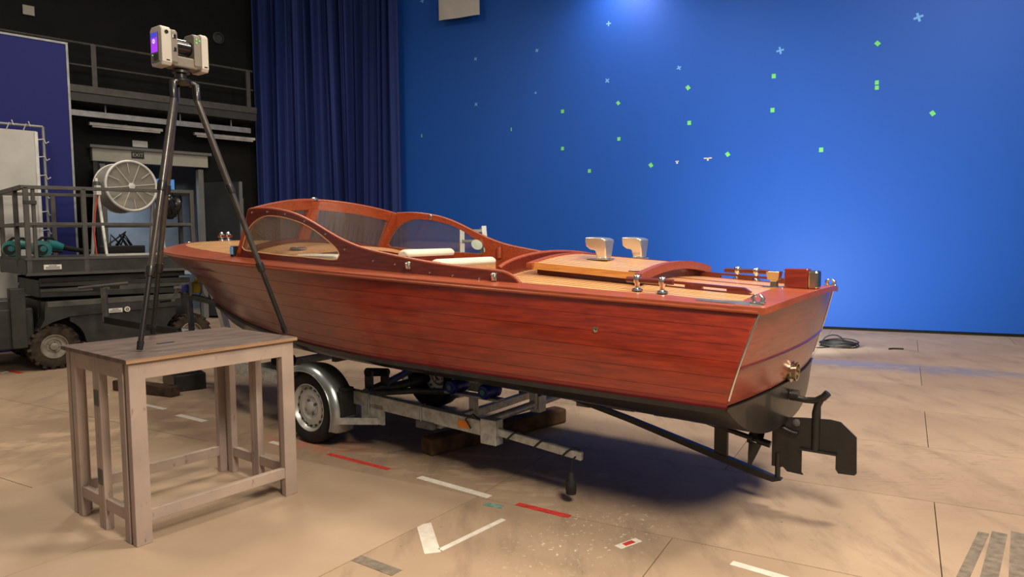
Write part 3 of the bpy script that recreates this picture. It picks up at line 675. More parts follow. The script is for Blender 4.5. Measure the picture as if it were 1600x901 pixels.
def wing(sgn):
    # columns x; beyond 4.113 the raked front post
    def P(x, z, o_): return Vector((x, sgn * (wy(x) + o_), z))
    strips = []
    aft = [x for x in cols if x <= 2.997]; mid = [x for x in cols if 2.997 <= x <= 4.113]
    zb = lambda x: dz(x, wy(x)) - .004
    lists = [[(x, zb(x), smooth_interp(WTr, x)) for x in aft], [(x, zb(x), smooth_interp(HB, x)) for x in mid], [(x, smooth_interp(HT, x), smooth_interp(WTr, x)) for x in mid]]
    m = MB()
    for ls in lists:
        k = len(ls) - 1
        top = lambda u, v: (lambda c: P(c[0], lerp(c[1], c[2], v), .013))(ls[round(u * k)])
        bot = lambda u, v: (lambda c: P(c[0], lerp(c[1], c[2], v), -.013))(ls[round(u * k)])
        m.slab(top, bot, k, 1)
    # front post: between window's front edge and the raked outer edge
    ze = [zb(4.113) + i * (1.872 - zb(4.113)) / 14 for i in range(15)]
    def xin(z):
        if z < 1.522 or z > 1.742: return 4.113
        if z < 1.566: return lerp(4.113, 4.256, min(1, ((z - 1.522) / .044)) ** .35)
        return interp(sorted((b_, a_) for a_, b_ in HT if a_ >= 4.1), z)
    def xout(z): return lerp(4.345, 4.125, (z - zb(4.3)) / (1.872 - zb(4.3)))
    zs = sorted(set(ze + [1.522, 1.53, 1.54, 1.552, 1.566, 1.6, 1.64, 1.69, 1.72, 1.742])); k = len(zs) - 1
    m.slab(lambda u, v: P(lerp(xin(zs[round(u*k)]), xout(zs[round(u*k)]), v), zs[round(u*k)], .0131), lambda u, v: P(lerp(xin(zs[round(u*k)]), xout(zs[round(u*k)]), v), zs[round(u*k)], -.0131), k, 2)
    o = m.build('windscreen_wing', 'wing_mahogany' if sgn > 0 else 'frame_mahogany', boat, 30)
    # cap strip along top
    m = MB(); m.tube([P(x, smooth_interp(WTr, x) + .003, 0) for x in sorted(cols)], .0135, 8); m.build('cap_strip', 'rail_mahogany', o, 60)
    # glass + bead
    mid2 = [x for x in mid] + [4.15, 4.19, 4.22, 4.245, 4.256]
    k2 = len(mid2) - 1
    m = MB(); m.slab(lambda u, v: (lambda x: P(x, lerp(smooth_interp(HB, x) - .004, smooth_interp(HT, x) + .004, v), .0025))(mid2[round(u*k2)]), lambda u, v: (lambda x: P(x, lerp(smooth_interp(HB, x) - .004, smooth_interp(HT, x) + .004, v), -.0025))(mid2[round(u*k2)]), k2, 1); m.build('side_glass', 'window_glass', o)
    ring = [P(x, smooth_interp(HT, x), .011) for x in mid2] + [P(x, smooth_interp(HB, x), .011) for x in reversed(mid2)]
    m = MB(); m.tube(ring, .005, 6, True); m.build('window_bead', 'seat_ply', o, 60)
    return o
wp = wing(1); ws = wing(-1)
for sgn, o in ((1, wp), (-1, ws)):
    for x, z in ((4.08, 1.845), (3.86, 1.845), (3.62, 1.822), (3.38, 1.762), (3.14, 1.662), (2.93, 1.55), (2.64, 1.47), (2.43, 1.45), (2.12, 1.40), (1.93, 1.385), (1.72, 1.37)):
        m = MB(); m.lathe([(.008, -.002), (.008, .006), (0, .009)], 8, place((x, sgn * (wy(x) + .012), z), (0, sgn, 0))); m.build('stud', 'chrome', o, 60)
for x, z in ((2.30, 1.445), (1.60, 1.385)):
    m = MB(); m.box((x, wy(x) + .02, z), (.04, .018, .05)).tube([(x, wy(x) + .035, z - .02), (x, wy(x) + .045, z + .02)], .01, 8); m.build('turn_clip', 'chrome', wp, 40, .003)
m = MB(); m.box((3.66, -wy(3.66) + .02, 1.83), (.035, .018, .05)); m.build('turn_clip', 'chrome', ws, 40, .003)
m = MB(); m.lathe([(0, 0), (.055, 0), (.055, .012), (0, .014)], 24, place((3.07, -wy(3.07) + .04, 1.56), (-.5, .8, .1)) @ Matrix.Diagonal((1.0, .8, 1, 1))); m.build('mirror', 'mirror_back', ws, 50)
m = MB(); m.lathe([(.02, 0), (.022, .05), (.02, .1)], 12, Matrix.Translation((2.82, -wy(2.82) + .03, 1.44))); m.build('pin_holder', 'rail_mahogany', ws, 50)
# front windscreen: base on deck, V in plan, raked
def wbase(y): a = abs(y) / .84; x = lerp(4.60, 4.33, a); return Vector((x, y, dz(x, y) - .005))
def wtop(y): a = abs(y) / .84; x = lerp(4.36, 4.125, a); return Vector((x, y, 1.868 + .118 * (1 - a ** 1.8)))
def wsp(y, t): return wbase(y).lerp(wtop(y), t)
wsn = Vector((.9, 0, .45)).normalized()
def wbar(ya, yb, ta, tb, th, name, mat, n_=16, par=None):
    f = lambda u, v: wsp(lerp(ya, yb, u), lerp(ta, tb, v)) + wsn * th / 2
    m = MB(); m.slab(f, lambda u, v: f(u, v) - wsn * th, n_, 1); return m.build(name, mat, par or boat, 30)
wf = wbar(-.845, .845, .80, 1.0, .035, 'windscreen_frame', 'frame_mahogany', 32)
wbar(-.845, .845, .0, .12, .04, 'bottom_rail', 'wing_mahogany', 32, wf)
wbar(-.06, .06, .1, .82, .045, 'mullion', 'frame_mahogany', 2, wf)
wbar(-.845, -.77, .0, .99, .045, 'end_post', 'frame_mahogany', 2, wf); wbar(.845, .77, .0, .99, .045, 'end_post', 'frame_mahogany', 2, wf)
wbar(.05, .78, .11, .81, .005, 'pane', 'window_glass', 8, wf); wbar(-.78, -.05, .11, .81, .005, 'pane', 'window_glass', 8, wf)
m = MB(); m.tube([wsp(lerp(-.845, .845, i / 32), 1.0) for i in range(33)], .014, 8); m.build('cap_strip', 'rail_mahogany', wf, 60)
m = MB(); m.lathe([(.035, 0), (.035, .02), (.02, .03), (0, .03)], 12, Matrix.Translation(wsp(0, 1.0))); m.build('lamp_base', 'chrome', wf, 50)

# engine hatch
def htop(u, v):
    x = lerp(.80, 1.52, u); y = lerp(-.515, .515, v); e = lerp(1.412, 1.462, u); return Vector((x, y, e + .045 * (1 - (y / .52) ** 2)))
m = MB(); m.slab(htop, lambda u, v: (lambda p: Vector((p.x, p.y, p.z - .035)))(htop(u, v)), 8, 16); hatch = m.build('engine_hatch', 'teak_deck', boat, 40)
m = MB(); m.slab(lambda u, v: htop(u, .03 + .94 * v) - Vector((0, 0, .034)), lambda u, v: (lambda p: Vector((p.x, p.y, dz(p.x, p.y) + .002)))(htop(u, .03 + .94 * v)), 8, 16); m.build('hatch_coaming', 'wing_mahogany', hatch)
for y in (.525, -.525):
    m = MB(); m.slab(lambda u, v: (lambda x: Vector((x, y + .012, lerp(lerp(1.376, 1.424, u), lerp(1.416, 1.468, u), v))))(lerp(.79, 1.53, u)), lambda u, v: (lambda x: Vector((x, y - .012, lerp(lerp(1.376, 1.424, u), lerp(1.416, 1.468, u), v))))(lerp(.79, 1.53, u)), 4, 1); m.build('hatch_side', 'pine', hatch)
for x, e, nm, mat, h in ((1.535, 1.462, 'hatch_front_trim', 'rail_mahogany', .03), (.77, 1.412, 'hatch_rear_beam', 'rail_mahogany', .05)):
    f = lambda u, v: (lambda y: Vector((x + .02, y, e + .055 * (1 - (y / .56) ** 2) - h * (1 - v))))(lerp(-.56, .56, u))
    m = MB(); m.slab(f, lambda u, v: f(u, v) - Vector((.045, 0, 0)), 20, 1); m.build(nm, mat, hatch, 40)
m = MB(); m.box((.82, .50, 1.42), (.06, .05, .012)); m.build('corner_plate', 'brass_chrome', hatch, 0, .004)
m = MB(); m.slab(lambda u, v: (lambda y: Vector((lerp(.80, 1.52, u), y, htop(u, .5 + y / 1.04).z + .004)))(lerp(-.115, -.10, v)), lambda u, v: (lambda y: Vector((lerp(.80, 1.52, u), y, htop(u, .5 + y / 1.04).z - .002)))(lerp(-.115, -.10, v)), 6, 1); m.build('hatch_seam', 'wing_mahogany', hatch)
for x, y in ((1.20, .22), (1.16, -.22)):
    zb = htop((x - .8) / .72, .5 + y / 1.04).z
    m = MB(); m.box((x, y, zb + .004), (.15, .11, .008)); base = m.build('vent_cowl', 'chrome', boat, 0, .003)
    prof = [(-.06, .0), (-.066, .125), (-.035, .136), (.03, .142), (.082, .14), (.078, .085), (.05, .062), (.012, .056), (.008, 0)]
    wd = lambda z: .038 + .028 * min(1, z / .1)
    vs = [Vector((x + a, y - wd(z), zb + .006 + z)) for a, z in prof] + [Vector((x + a, y + wd(z), zb + .006 + z)) for a, z in prof]; k = len(prof)
    m = MB(); m.add(vs, [tuple(range(k)), tuple(range(k, 2 * k))] + [(i, (i + 1) % k, k + (i + 1) % k, k + i) for i in range(k)]); m.build('cowl', 'vent_metal', base, 50, .008)
    m = MB(); m.box((x + .081, y, zb + .118), (.006, .085, .038)); m.build('mouth', 'black_steel', base, 0, .004)
# aft flush hatch seams
for y in (.44, -.44, .0):
    m = MB(); m.slab(lambda u, v: (lambda x, yy: Vector((x, yy, dz(x, yy) + .004)))(lerp(.12, .78, u), y + lerp(-.008, .008, v)), lambda u, v: (lambda x, yy: Vector((x, yy, dz(x, yy) - .004)))(lerp(.12, .78, u), y + lerp(-.008, .008, v)), 8, 1); m.build('deck_seam_strip', 'rail_mahogany', boat)
# handrails with feet
for y in (.46, -.46):
    pts = lambda x: dz(x, y)
    m = MB(); m.slab(lambda u, v: (lambda x: Vector((x, y + .014, pts(x) + lerp(.022, .036, v) * (1 if u > .04 else .5))))(lerp(.15, .82, u)), lambda u, v: (lambda x: Vector((x, y - .014, pts(x) + lerp(.022, .036, v) * (1 if u > .04 else .5))))(lerp(.15, .82, u)), 20, 1); hr = m.build('handrail', 'wing_mahogany', boat, 30)
    for xa, xb in ((.16, .28), (.42, .52), (.64, .80)):
        m = MB(); m.slab(lambda u, v: (lambda x: Vector((x, y + .013, pts(x) + lerp(.0, .024, v))))(lerp(xa, xb, u)), lambda u, v: (lambda x: Vector((x, y - .013, pts(x) + lerp(0, .024, v))))(lerp(xa, xb, u)), 2, 1); m.build('foot', 'wing_mahogany', hr)
# mooring bars (wood bar on two chrome posts)
def mooring(xa, xb, y, ext, zoff=.065):
    za, zb = dz(xa, abs(y)), dz(xb, abs(y)); d = (xb - xa) * ext
    m = MB(); m.tube([(xa - d, y, za + zoff), (xb + d, y, zb + zoff)], .016, 10); bar = m.build('mooring_bar', 'wing_mahogany', boat, 60)
    for x, z in ((xa, za), (xb, zb)):
        m = MB(); m.lathe([(.032, .004), (.03, .014), (.014, .02), (.013, .04), (.021, .055), (.022, .082), (.015, .092), (0, .094)], 14, Matrix.Translation((x, y, z))); m.build('post', 'chrome', bar, 50)
mooring(.71, .56, .69, .42); mooring(.60, .47, -.69, .7); mooring(5.80, 5.92, 0, .5, .05)
# stern fittings
m = MB(); m.box((.03, -.02, dz(0, 0) + .065), (.13, .085, .115)); sb = m.build('stern_light_block', 'box_mahogany', boat, 0, .006)
m = MB(); m.box((-.063, -.02, dz(0, 0) + .06), (.055, .095, .105)); m.build('chrome_cap', 'brass_chrome', sb, 0, .012)
z_ = dz(.13, .05); M = Matrix.Translation((.14, .06, z_))
m = MB(); m.box((.14, .06, z_ + .006), (.12, .08, .01)); bo = m.build('stern_bollard', 'chrome', boat, 0, .004)
m = MB(); m.lathe([(.028, 0), (.024, .04), (.03, .05)], 4, M @ rotm('Z', PI/4)); m.build('stem', 'brass_chrome', bo)
m = MB(); m.lathe([(.044, .05), (.054, .095), (.05, .1), (0, .1)], 4, M @ rotm('Z', PI/4)); m.build('head', 'brass_chrome', bo, 0, .004)
for y, x in ((.74, .03), (-.76, .0)):
    z_ = dz(0, abs(y)) + .01
    m = MB(); m.box((x, y, z_ + .004), (.07, .05, .01)); cl = m.build('corner_cleat', 'chrome', boat, 0, .003)
    for s_ in (-1, 1): m = MB(); m.tube([(x + s_ * .018, y, z_), (x + s_ * .024, y, z_ + .03), (x + s_ * .008, y, z_ + .045)], [.012, .012, .008], 8); m.build('horn', 'chrome', cl, 60)
m = MB(); m.box((L - .12, .05, dz(L - .12, .05) + .015), (.06, .04, .03)); m.build('bow_fairlead', 'chrome', boat, 0, .01)
m = MB(); m.box((4.40, wy(4.36) + .0, dz(4.4, wy(4.4)) + .045), (.05, .05, .09)); nl = m.build('side_light', 'black_steel', boat, 0, .004)
m = MB(); m.box((4.40, wy(4.36) + .028, dz(4.4, wy(4.4)) + .05), (.038, .012, .066)); m.build('side_light_glass', 'tape_blue', nl, 0, .004)
p = hull_side(.125, .72); m = MB(); m.lathe([(.016, -.005), (.016, .006), (.01, .008), (.008, .002), (0, .002)], 16, place((.85, p.y + .004, 1.122), (0, 1, .0))); m.build('hull_outlet', 'brass_chrome', boat, 50)
# exhaust
p = transom(.02, .14); M = place(p, (-1, 0, -.05))
m = MB(); m.lathe([(.066, -.01), (.066, .012), (.048, .016), (.048, .028), (.055, .031), (.055, .042), (.046, .042), (.044, .0), (0, .0)], 28, M); eo = m.build('exhaust_outlet', 'brass_chrome', boat, 40)
m = MB(); m.lathe([(.042, .004), (0, .006)], 20, M); m.build('pipe_bore', 'black_steel', eo)
# skeg, strut, shaft, propeller, rudder
def sk(u, v): return Vector((lerp(1.42, .10, u), 0, 0))
tp = [(1.92, .567), (1.10, .405), (.75, .325), (.45, .258), (.25, .21), (.13, .182), (.09, .176)]; bt = [(1.92, .54), (1.10, .372), (.75, .288), (.45, .215), (.25, .168), (.14, .150), (.09, .168)]
k = len(tp) - 1
m = MB(); m.slab(lambda u, v: Vector((lerp(tp[round(u*k)][0], bt[round(u*k)][0], v), .022, lerp(tp[round(u*k)][1], bt[round(u*k)][1], v))), lambda u, v: Vector((lerp(tp[round(u*k)][0], bt[round(u*k)][0], v), -.022, lerp(tp[round(u*k)][1], bt[round(u*k)][1], v))), k, 1); m.build('skeg', 'black_steel', boat)
m = MB(); m.box((.46, 0, .385), (.085, .03, .32)).box((.46, 0, .53), (.13, .06, .02)); m.build('skeg_strut', 'black_steel', boat, 0, .005)
m = MB(); m.tube([(1.08, 0, .55), (.17, 0, .372)], .016, 10).tube([(.29, 0, .395), (.26, 0, .389)], .034, 12).tube([(.235, 0, .385), (.16, 0, .37)], .022, 10); m.build('propeller_shaft', 'black_steel', boat, 50)
ax = Vector((-1, 0, -.195)).normalized(); M = place((.248, 0, .388), ax); m = MB()
for kk in range(3):
    R_ = M @ rotm('Z', kk * 2 * PI / 3 + 3.0)
    top = lambda u, v: R_ @ Vector((.02 + .15 * u, (v - .5) * (.016 + .010 * math.sin(PI * min(u * 1.05, 1))) * (1 - .9 * u ** 4), (v - .5) * .07 * (1 - .85 * u)))
    m.slab(top, lambda u, v: top(u, v) + ax * .005, 8, 4)
m.build('propeller', 'black_steel', boat, 50)
poly = [(.150, .245), (.150, .535), (.10, .548), (-.03, .562), (-.17, .572), (-.225, .566), (-.31, .49), (-.315, .285), (-.305, .272), (-.22, .268), (-.205, .29), (-.205, .385), (-.02, .372), (-.02, .235), (-.03, .222), (.06, .226), (.085, .25), (.10, .243)]
Mx = Matrix(((1, 0, 0, 0), (0, 0, -1, 0), (0, 1, 0, 0), (0, 0, 0, 1)))
m = MB(); m.prism(poly, -.006, .006, Mx); ru = m.build('rudder', 'black_steel', boat)
m = MB(); m.tube([(-.095, 0, .375), (-.095, 0, .60), (-.10, 0, .645), (-.115, 0, .68)], [.025, .025, .02, .02], 12); m.build('rudder_stock', 'black_steel', ru, 50)
m = MB(); m.tube([(.02, 0, .675), (-.03, 0, .668), (-.09, 0, .672), (-.13, 0, .695), (-.155, 0, .725)], [.018, .018, .02, .021, .021], 10); m.tube([(.05, 0, .69), (.005, 0, .688)], .034, 12); m.build('tiller_arm', 'black_steel', ru, 50)
m = MB(); m.box((-.11, 0, .378), (.2, .05, .012)); m.build('rudder_plate', 'black_steel', ru)
m = MB(); m.tube([(.13, .02, .52), (.09, .02, .49), (.03, .02, .47), (0, .02, .468)], .012, 8); m.build('rudder_horn', 'black_steel', ru, 60)
m = MB(); m.lathe([(.022, 0), (.022, .012), (.01, .016), (0, .016)], 10, place((.01, .006, .53), (0, 1, 0))); m.build('bolt', 'galvanised_dark', ru)
m = MB(); m.tube([(.115, 0, .17), (.115, 0, .33)], .016, 10); m.build('heel_pin', 'black_steel', ru, 50)
for x, dx in ((.95, .2), (.62, .2)):
    m = MB(); m.box((x, .42, smooth_interp(HC, x) - .195), (dx, .03, .03)); m.build('bilge_strip', 'black_steel', boat)

# ------------------------------------------------------------------ trailer (same heading as the boat)
tr = thing('boat_trailer', 'galvanised single axle boat trailer with blue rollers under the boat', 'trailer', BO, BH)
def bz(x): return .397 + (x - 1.76) * .0372          # top of the side beams
for s_ in (1, -1):
    y = s_ * .62
    m = MB(); m.bar((1.78, y, bz(1.78) - .05), (5.0, y, bz(5.0) - .05), .06, .105); sb_ = m.build('side_beam', 'galvanised', tr, 0, .006)
    m = MB(); m.bar((5.0, y, bz(5.0) - .05), (6.75, s_ * .05, .545), .06, .10); m.build('drawbar', 'galvanised', tr, 0, .006)
    m = MB(); m.box((1.80, y + s_ * .005, bz(1.8) - .06), (.13, .085, .17)); br = m.build('end_bracket', 'galvanised', tr, 0, .005)
    m = MB(); m.bar((1.84, y + s_ * .01, .352), (1.10, y + s_ * .01, .292), .03, .05); la = m.build('light_arm', 'galvanised', tr, 0, .004)
    for x in (2.02, 4.45):
        m = MB(); m.box((x, y + s_ * .033, bz(x) - .05), (.10, .006, .055)); m.build('side_reflector', 'reflector_orange', tr, 0, .003)
    # wheel
    yo = s_ * .80
    Mw = place((3.52, s_ * .70, .29), (0, s_, 0))
    m = MB(); m.lathe([(.19, -.085), (.24, -.092), (.27, -.09), (.287, -.07), (.29, 0), (.287, .07), (.27, .09), (.24, .092), (.19, .085), (.185, 0)], 40, Mw, True); wt = m.build('wheel_tyre', 'rubber', tr, 50)
    m = MB(); m.lathe([(.192, .086), (.186, .088), (.178, .06), (.165, .045), (.14, .062), (.1, .066), (.075, .05), (.07, .05), (.045, .052), (.042, .075), (.03, .08), (0, .08)], 40, Mw, False, False); rm = m.build('rim', 'rim_silver', wt, 35)
    for kk in range(16):
        a = kk * PI / 8; mm = MB(); mm.lathe([(.014, -.002), (.014, .004), (0, .004)], 10, Mw @ Matrix.Translation((.148 * math.cos(a), .148 * math.sin(a), .057))); mm.build('vent_hole', 'scanner_black', rm)
    for kk in range(4):
        a = kk * PI / 2 + .5; mm = MB(); mm.lathe([(.011, 0), (.011, .014), (0, .016)], 6, Mw @ Matrix.Translation((.058 * math.cos(a), .058 * math.sin(a), .05))); mm.build('wheel_bolt', 'galvanised_dark', rm)
    # fender
    def fen(u, v, o_=0.0):
        a = lerp(math.radians(-22), math.radians(196), u); r = .345 + .02 * math.sin(PI * v) - o_ - (.03 if v in (0, 1) else 0)
        r *= 1 + .04 * abs(math.cos(a))
        return Vector((3.52 - r * math.cos(a), s_ * lerp(.59, .825, v), .275 + r * math.sin(a)))
    m = MB(); m.slab(fen, lambda u, v: fen(u, v, .006), 36, 8); fe = m.build('fender', 'silver_fender', tr, 60)
    m = MB(); m.tube([fen(i / 36, 1.0) for i in range(37)], .008, 6); m.build('fender_lip', 'silver_fender', fe, 60)
    m = MB(); m.box((3.16, s_ * .70, .36), (.05, .15, .20)).box((3.16, s_ * .70, .47), (.07, .10, .03)); m.build('chock_holder', 'rubber', tr, 0, .008)
    m = MB(); m.bar((3.18, s_ * .80, .235), (2.86, s_ * .655, .25), .01, .05); m.build('fender_stay', 'galvanised', tr)
    m = MB(); m.box((2.93, s_ * .64, .30), (.24, .02, .15)); m.build('axle_plate', 'galvanised', tr)
    m = MB(); m.box((2.38, s_ * .64, bz(2.4) - .125), (.16, .05, .05)); m.build('clamp_foot', 'galvanised_dark', tr)
    for x in (2.42, 2.96):
        m = MB(); m.tube([(x, s_ * .655, bz(x) - .14), (x, s_ * .655, bz(x) + .008), (x, s_ * .60, bz(x) + .012)], .006, 6); m.build('u_bolt', 'alu', tr, 60)
    # side support with black roller
    m = MB(); m.tube([(3.12, s_ * .52, .575), (3.12, s_ * .30, .54)], [.035, .032], 14); sr = m.build('side_roller', 'rubber', tr, 50)
    m = MB(); m.box((3.12, s_ * .50, .505), (.09, .012, .16)).box((3.12, s_ * .33, .50), (.09, .012, .14)); m.build('roller_bracket', 'galvanised_dark', sr)
# near arm cable and plug
m = MB(); hx = []
for i in range(90):
    t = i / 89; x = lerp(1.84, 1.12, t); a = t * 2 * PI * 3.4; hx.append((x, .63 + .026 * math.cos(a), lerp(.352, .294, t) + .036 * math.sin(a)))
hx += [(1.15, .664, .27), (1.155, .667, .22), (1.157, .667, .17)]
m.tube(hx, .006, 6); m.tube([(1.95, .66, .34), (1.99, .668, .40), (1.93, .66, .44), (1.86, .655, .40), (1.84, .656, .352)], .006, 6); m.build('light_cable', 'cable_black', tr, 60)
m = MB(); m.lathe([(.010, .135), (.018, .128), (.020, .09), (.031, .08), (.034, .025), (.031, 0), (0, 0)], 14, Matrix.Translation((1.157, .667, .06))); m.build('light_plug', 'rubber', tr, 50)
# cross members
m = MB(); m.tube([(1.9, .6, .375), (1.9, -.6, .375)], .028, 12); m.build('rear_cross_tube', 'galvanised', tr, 50)
m = MB(); m.box((1.9, -.08, .375), (.09, .09, .13)).box((1.9, -.02, .44), (.06, .03, .20)).box((1.9, -.14, .44), (.06, .03, .18)); m.build('cross_clamp', 'galvanised', tr, 0, .006)
m = MB(); m.tube([(1.9, -.14, .525), (1.9, -.02, .525)], .025, 12); m.build('keel_roller', 'blue_roller', tr, 50)
m = MB(); m.bar((2.30, .6, .30), (2.30, -.6, .30), .05, .06); m.build('centre_cross_beam', 'galvanised', tr, 0, .005)
m = MB(); m.box((2.30, .2, .37), (.05, .06, .14)).bar((2.56, .2, .437), (2.04, .2, .433), .09, .02); m.build('rocker_bracket', 'galvanised', tr, 0, .005)
for x in (2.46, 2.14):
    m = MB(); m.lathe([(.02, -.09), (.045, -.09), (.058, -.07), (.048, -.02), (.048, .02), (.058, .07), (.045, .09), (.02, .09)], 20, place((x, .2, .492), (0, 1, 0))); r_ = m.build('keel_roller', 'blue_roller', tr, 50)
    m = MB(); m.lathe([(.022, .0), (.022, .012), (.008, .016), (0, .016)], 14, place((x, .288, .492), (0, 1, 0))); m.build('roller_hub', 'roller_hub', r_, 50)
m = MB(); m.tube([(3.52, .6, .29), (3.52, -.6, .29)], .04, 12); m.build('axle_tube', 'galvanised_dark', tr, 50)
m = MB(); m.tube([(3.0, .6, .44), (2.85, .3, .42), (2.75, 0, .37), (2.85, -.3, .42), (3.0, -.6, .44)], .026, 10); m.build('curved_cross_tube', 'galvanised_dark', tr, 50)
m = MB(); m.tube([(3.05, .6, .44), (3.3, .1, .41), (3.5, -.6, .46)], .03, 10); m.build('diagonal_tube', 'galvanised_dark', tr, 50)
m = MB(); m.bar((4.6, .6, .45), (4.6, -.6, .45), .06, .07); m.build('front_cross_beam', 'galvanised', tr, 0, .005)
for y in (.33, -.33):
    m = MB(); m.tube([(4.45, y - .1, .50), (4.45, y + .1, .53)], .05, 14); r_ = m.build('bow_roller', 'rubber', tr, 50)
    m = MB(); m.box((4.45, y, .45), (.06, .16, .08)); m.build('roller_bracket', 'galvanised_dark', r_)
m = MB(); m.box((6.9, 0, .55), (.42, .09, .09)); m.build('coupling', 'galvanised', tr, 0, .01)
# winch post
m = MB(); m.bar((5.86, 0, .56), (6.02, 0, .93), .07, .07, (0, 1, 0)); wpst = m.build('winch_post', 'plate_white', tr, 0, .006)
m = MB(); m.bar((6.0, 0, .935), (6.70, 0, .995), .06, .06); m.build('winch_arm', 'galvanised_dark', wpst, 0, .005)
m = MB(); m.bar((6.6, 0, .56), (6.62, 0, .97), .05, .05, (0, 1, 0)); m.build('front_post', 'galvanised_dark', wpst, 0, .005)
m = MB(); m.box((6.62, -.0, 1.08), (.10, .14, .10)); wi = m.build('winch', 'winch_blue', tr, 0, .02)
m = MB(); m.lathe([(.055, -.04), (.055, .04)], 24, place((6.48, .0, 1.085), (0.3, 1, 0))); m.build('strap_spool', 'strap_yellow', wi, 50)
for o_ in (-.05, .05): m = MB(); m.lathe([(.085, 0), (.085, .006), (0, .006)], 24, place((6.48 + .3 * o_, o_, 1.085), (.3, 1, 0))); m.build('spool_flange', 'alu', wi, 50)
m = MB(); m.bar((6.50, 0, 1.14), (6.40, 0, 1.22), .06, .006); m.build('strap', 'strap_yellow', wi)
m = MB(); m.bar((6.68, .09, 1.09), (6.80, .1, .93), .012, .04, (0, 1, 0)); m.bar((6.66, .04, 1.09), (6.72, .12, 1.09), .03, .03); h_ = m.build('crank_arm', 'alu', wi)
m = MB(); m.tube([(6.80, .1, .94), (6.86, .22, .93)], .014, 8); m.build('crank_grip', 'rubber', h_, 50)
m = MB(); m.tube([(6.40, 0, 1.20), (6.32, 0, 1.02), (6.15, .02, .93)], .005, 6); m.build('winch_wire', 'alu', wi)
# timber under the trailer
o = MB().bar((2.55, .47, .065), (2.22, -.92, .065), .15, .13).build('timber_beam', 'timber', bevel=.02); o.location = BO; o.rotation_euler = (0, 0, BH); tag(o, 'weathered timber beam lying on floor across under the trailer', 'timber')
# black trailer mover with ballast
mv = thing('trailer_mover', 'black steel dolly with ballast block and raised tee handle beside trailer front', 'dolly')
A_ = Vector((-3.61, 7.35, 0)); bu = Vector((.80, .60, 0)); bv = Vector((-.60, .80, 0))
cb_ = A_ + bu * .16 + bv * .32
MB().box(cb_ + Vector((0, 0, .09)), (.32, .64, .18), Matrix.Rotation(math.atan2(bu.y, bu.x), 3, 'Z')).build('ballast_block', 'black_steel', mv, 0, .01)
MB().box(Vector((-3.60, 7.64, .325)), (.10, .12, .30), Matrix.Rotation(.64, 3, 'Z')).build('column', 'black_steel', mv, 0, .006)
MB().box(Vector((-3.53, 7.73, .33)), (.04, .10, .30), Matrix.Rotation(.64, 3, 'Z')).build('column', 'black_steel', mv, 0, .006)
MB().bar((-3.61, 7.66, .44), (-3.75, 7.75, .60), .06, .085).build('gooseneck', 'black_steel', mv, 0, .006)
MB().bar((-3.72, 7.735, .60), (-5.14, 8.76, .63), .06, .085).build('arm', 'black_steel', mv, 0, .006)
MB().bar((-5.12, 8.745, .60), (-5.14, 8.76, 1.03), .06, .06, (0, 1, 0)).build('upright', 'rail_grey', mv, 0, .006)
MB().tube([(-5.42, 8.70, 1.035), (-4.87, 8.84, 1.085)], .02, 10).build('tee_handle', 'rail_grey', mv, 50)
for t in (.38, .72): MB().box(Vector((-5.42, 8.70, 1.005)).lerp(Vector((-4.87, 8.84, 1.055)), t), (.10, .05, .05), Matrix.Rotation(.25, 3, 'Z')).build('handle_clamp', 'black_steel', mv, 0, .005)
o = MB().bar(on_floor(274, 621) + Vector((-.02, .05, .055)), on_floor(205, 608) + Vector((-.15, .0, .055)), .12, .11).build('timber_block', 'timber_dark', bevel=.012); tag(o, 'dark timber block on floor beside the black ballast block', 'timber')
# step ladder behind the boat
sl = thing('step_ladder', 'aluminium step ladder standing behind the boat', 'ladder', (-.42, 7.6, 0), .25)
for s_ in (-1, 1):
    MB().bar((s_ * .19, -.35, 0), (s_ * .12, .0, 1.75), .025, .05, (1, 0, 0)).build('front_rail', 'alu', sl)
    MB().bar((s_ * .20, .5, 0), (s_ * .11, .06, 1.73), .025, .04, (1, 0, 0)).build('rear_rail', 'alu', sl)
for k in range(6):
    t = (k + 1) / 6.6; MB().box((0, lerp(-.35, 0, t), 1.75 * t), (2 * lerp(.19, .12, t), .08, .025)).build('step', 'alu', sl)
MB().box((0, .03, 1.70), (.2, .1, .03)).build('top_cap', 'alu', sl)

# ------------------------------------------------------------------ trestle
BT = 1.012
be = thing('folding_trestle', 'scuffed grey folding trestle table with plywood top', 'table', (-2.0, 3.585, .004), math.radians(52)); BT -= .004
LX, LY = 1.0, .82; T = .045
top_ = MB().box((LX / 2, LY / 2, BT - .012), (LX + .035, LY + .035, .024)).build('table_top', 'bench_top', be, 0, .003)
MB().box((LX / 2, -.019, BT - .013), (LX + .03, .003, .018)).build('ply_edge', 'bench_edge', top_)
MB().box((.40, .42, BT + .0008), (.10, .03, .0016)).build('hand_slot', 'scanner_black', top_)
zt = BT - .026
def leg(x, y, wx=T, wy_=.075): return MB().box((x, y, zt / 2), (wx, wy_, zt)).build('leg', 'bench_paint', be, 0, .003)
def fr_(y):      # a long side frame
    leg(.045, y, .085, T); leg(LX - .045, y, .085, T)
    MB().box((LX / 2, y, zt - .045), (LX - .17, T - .002, .09)).build('top_rail', 'bench_paint', be, 0, .003)
    MB().box((LX / 2, y, .15), (LX - .17, T - .01, .065)).build('bottom_rail', 'bench_paint', be, 0, .003)
fr_(T / 2); fr_(LY - T / 2)
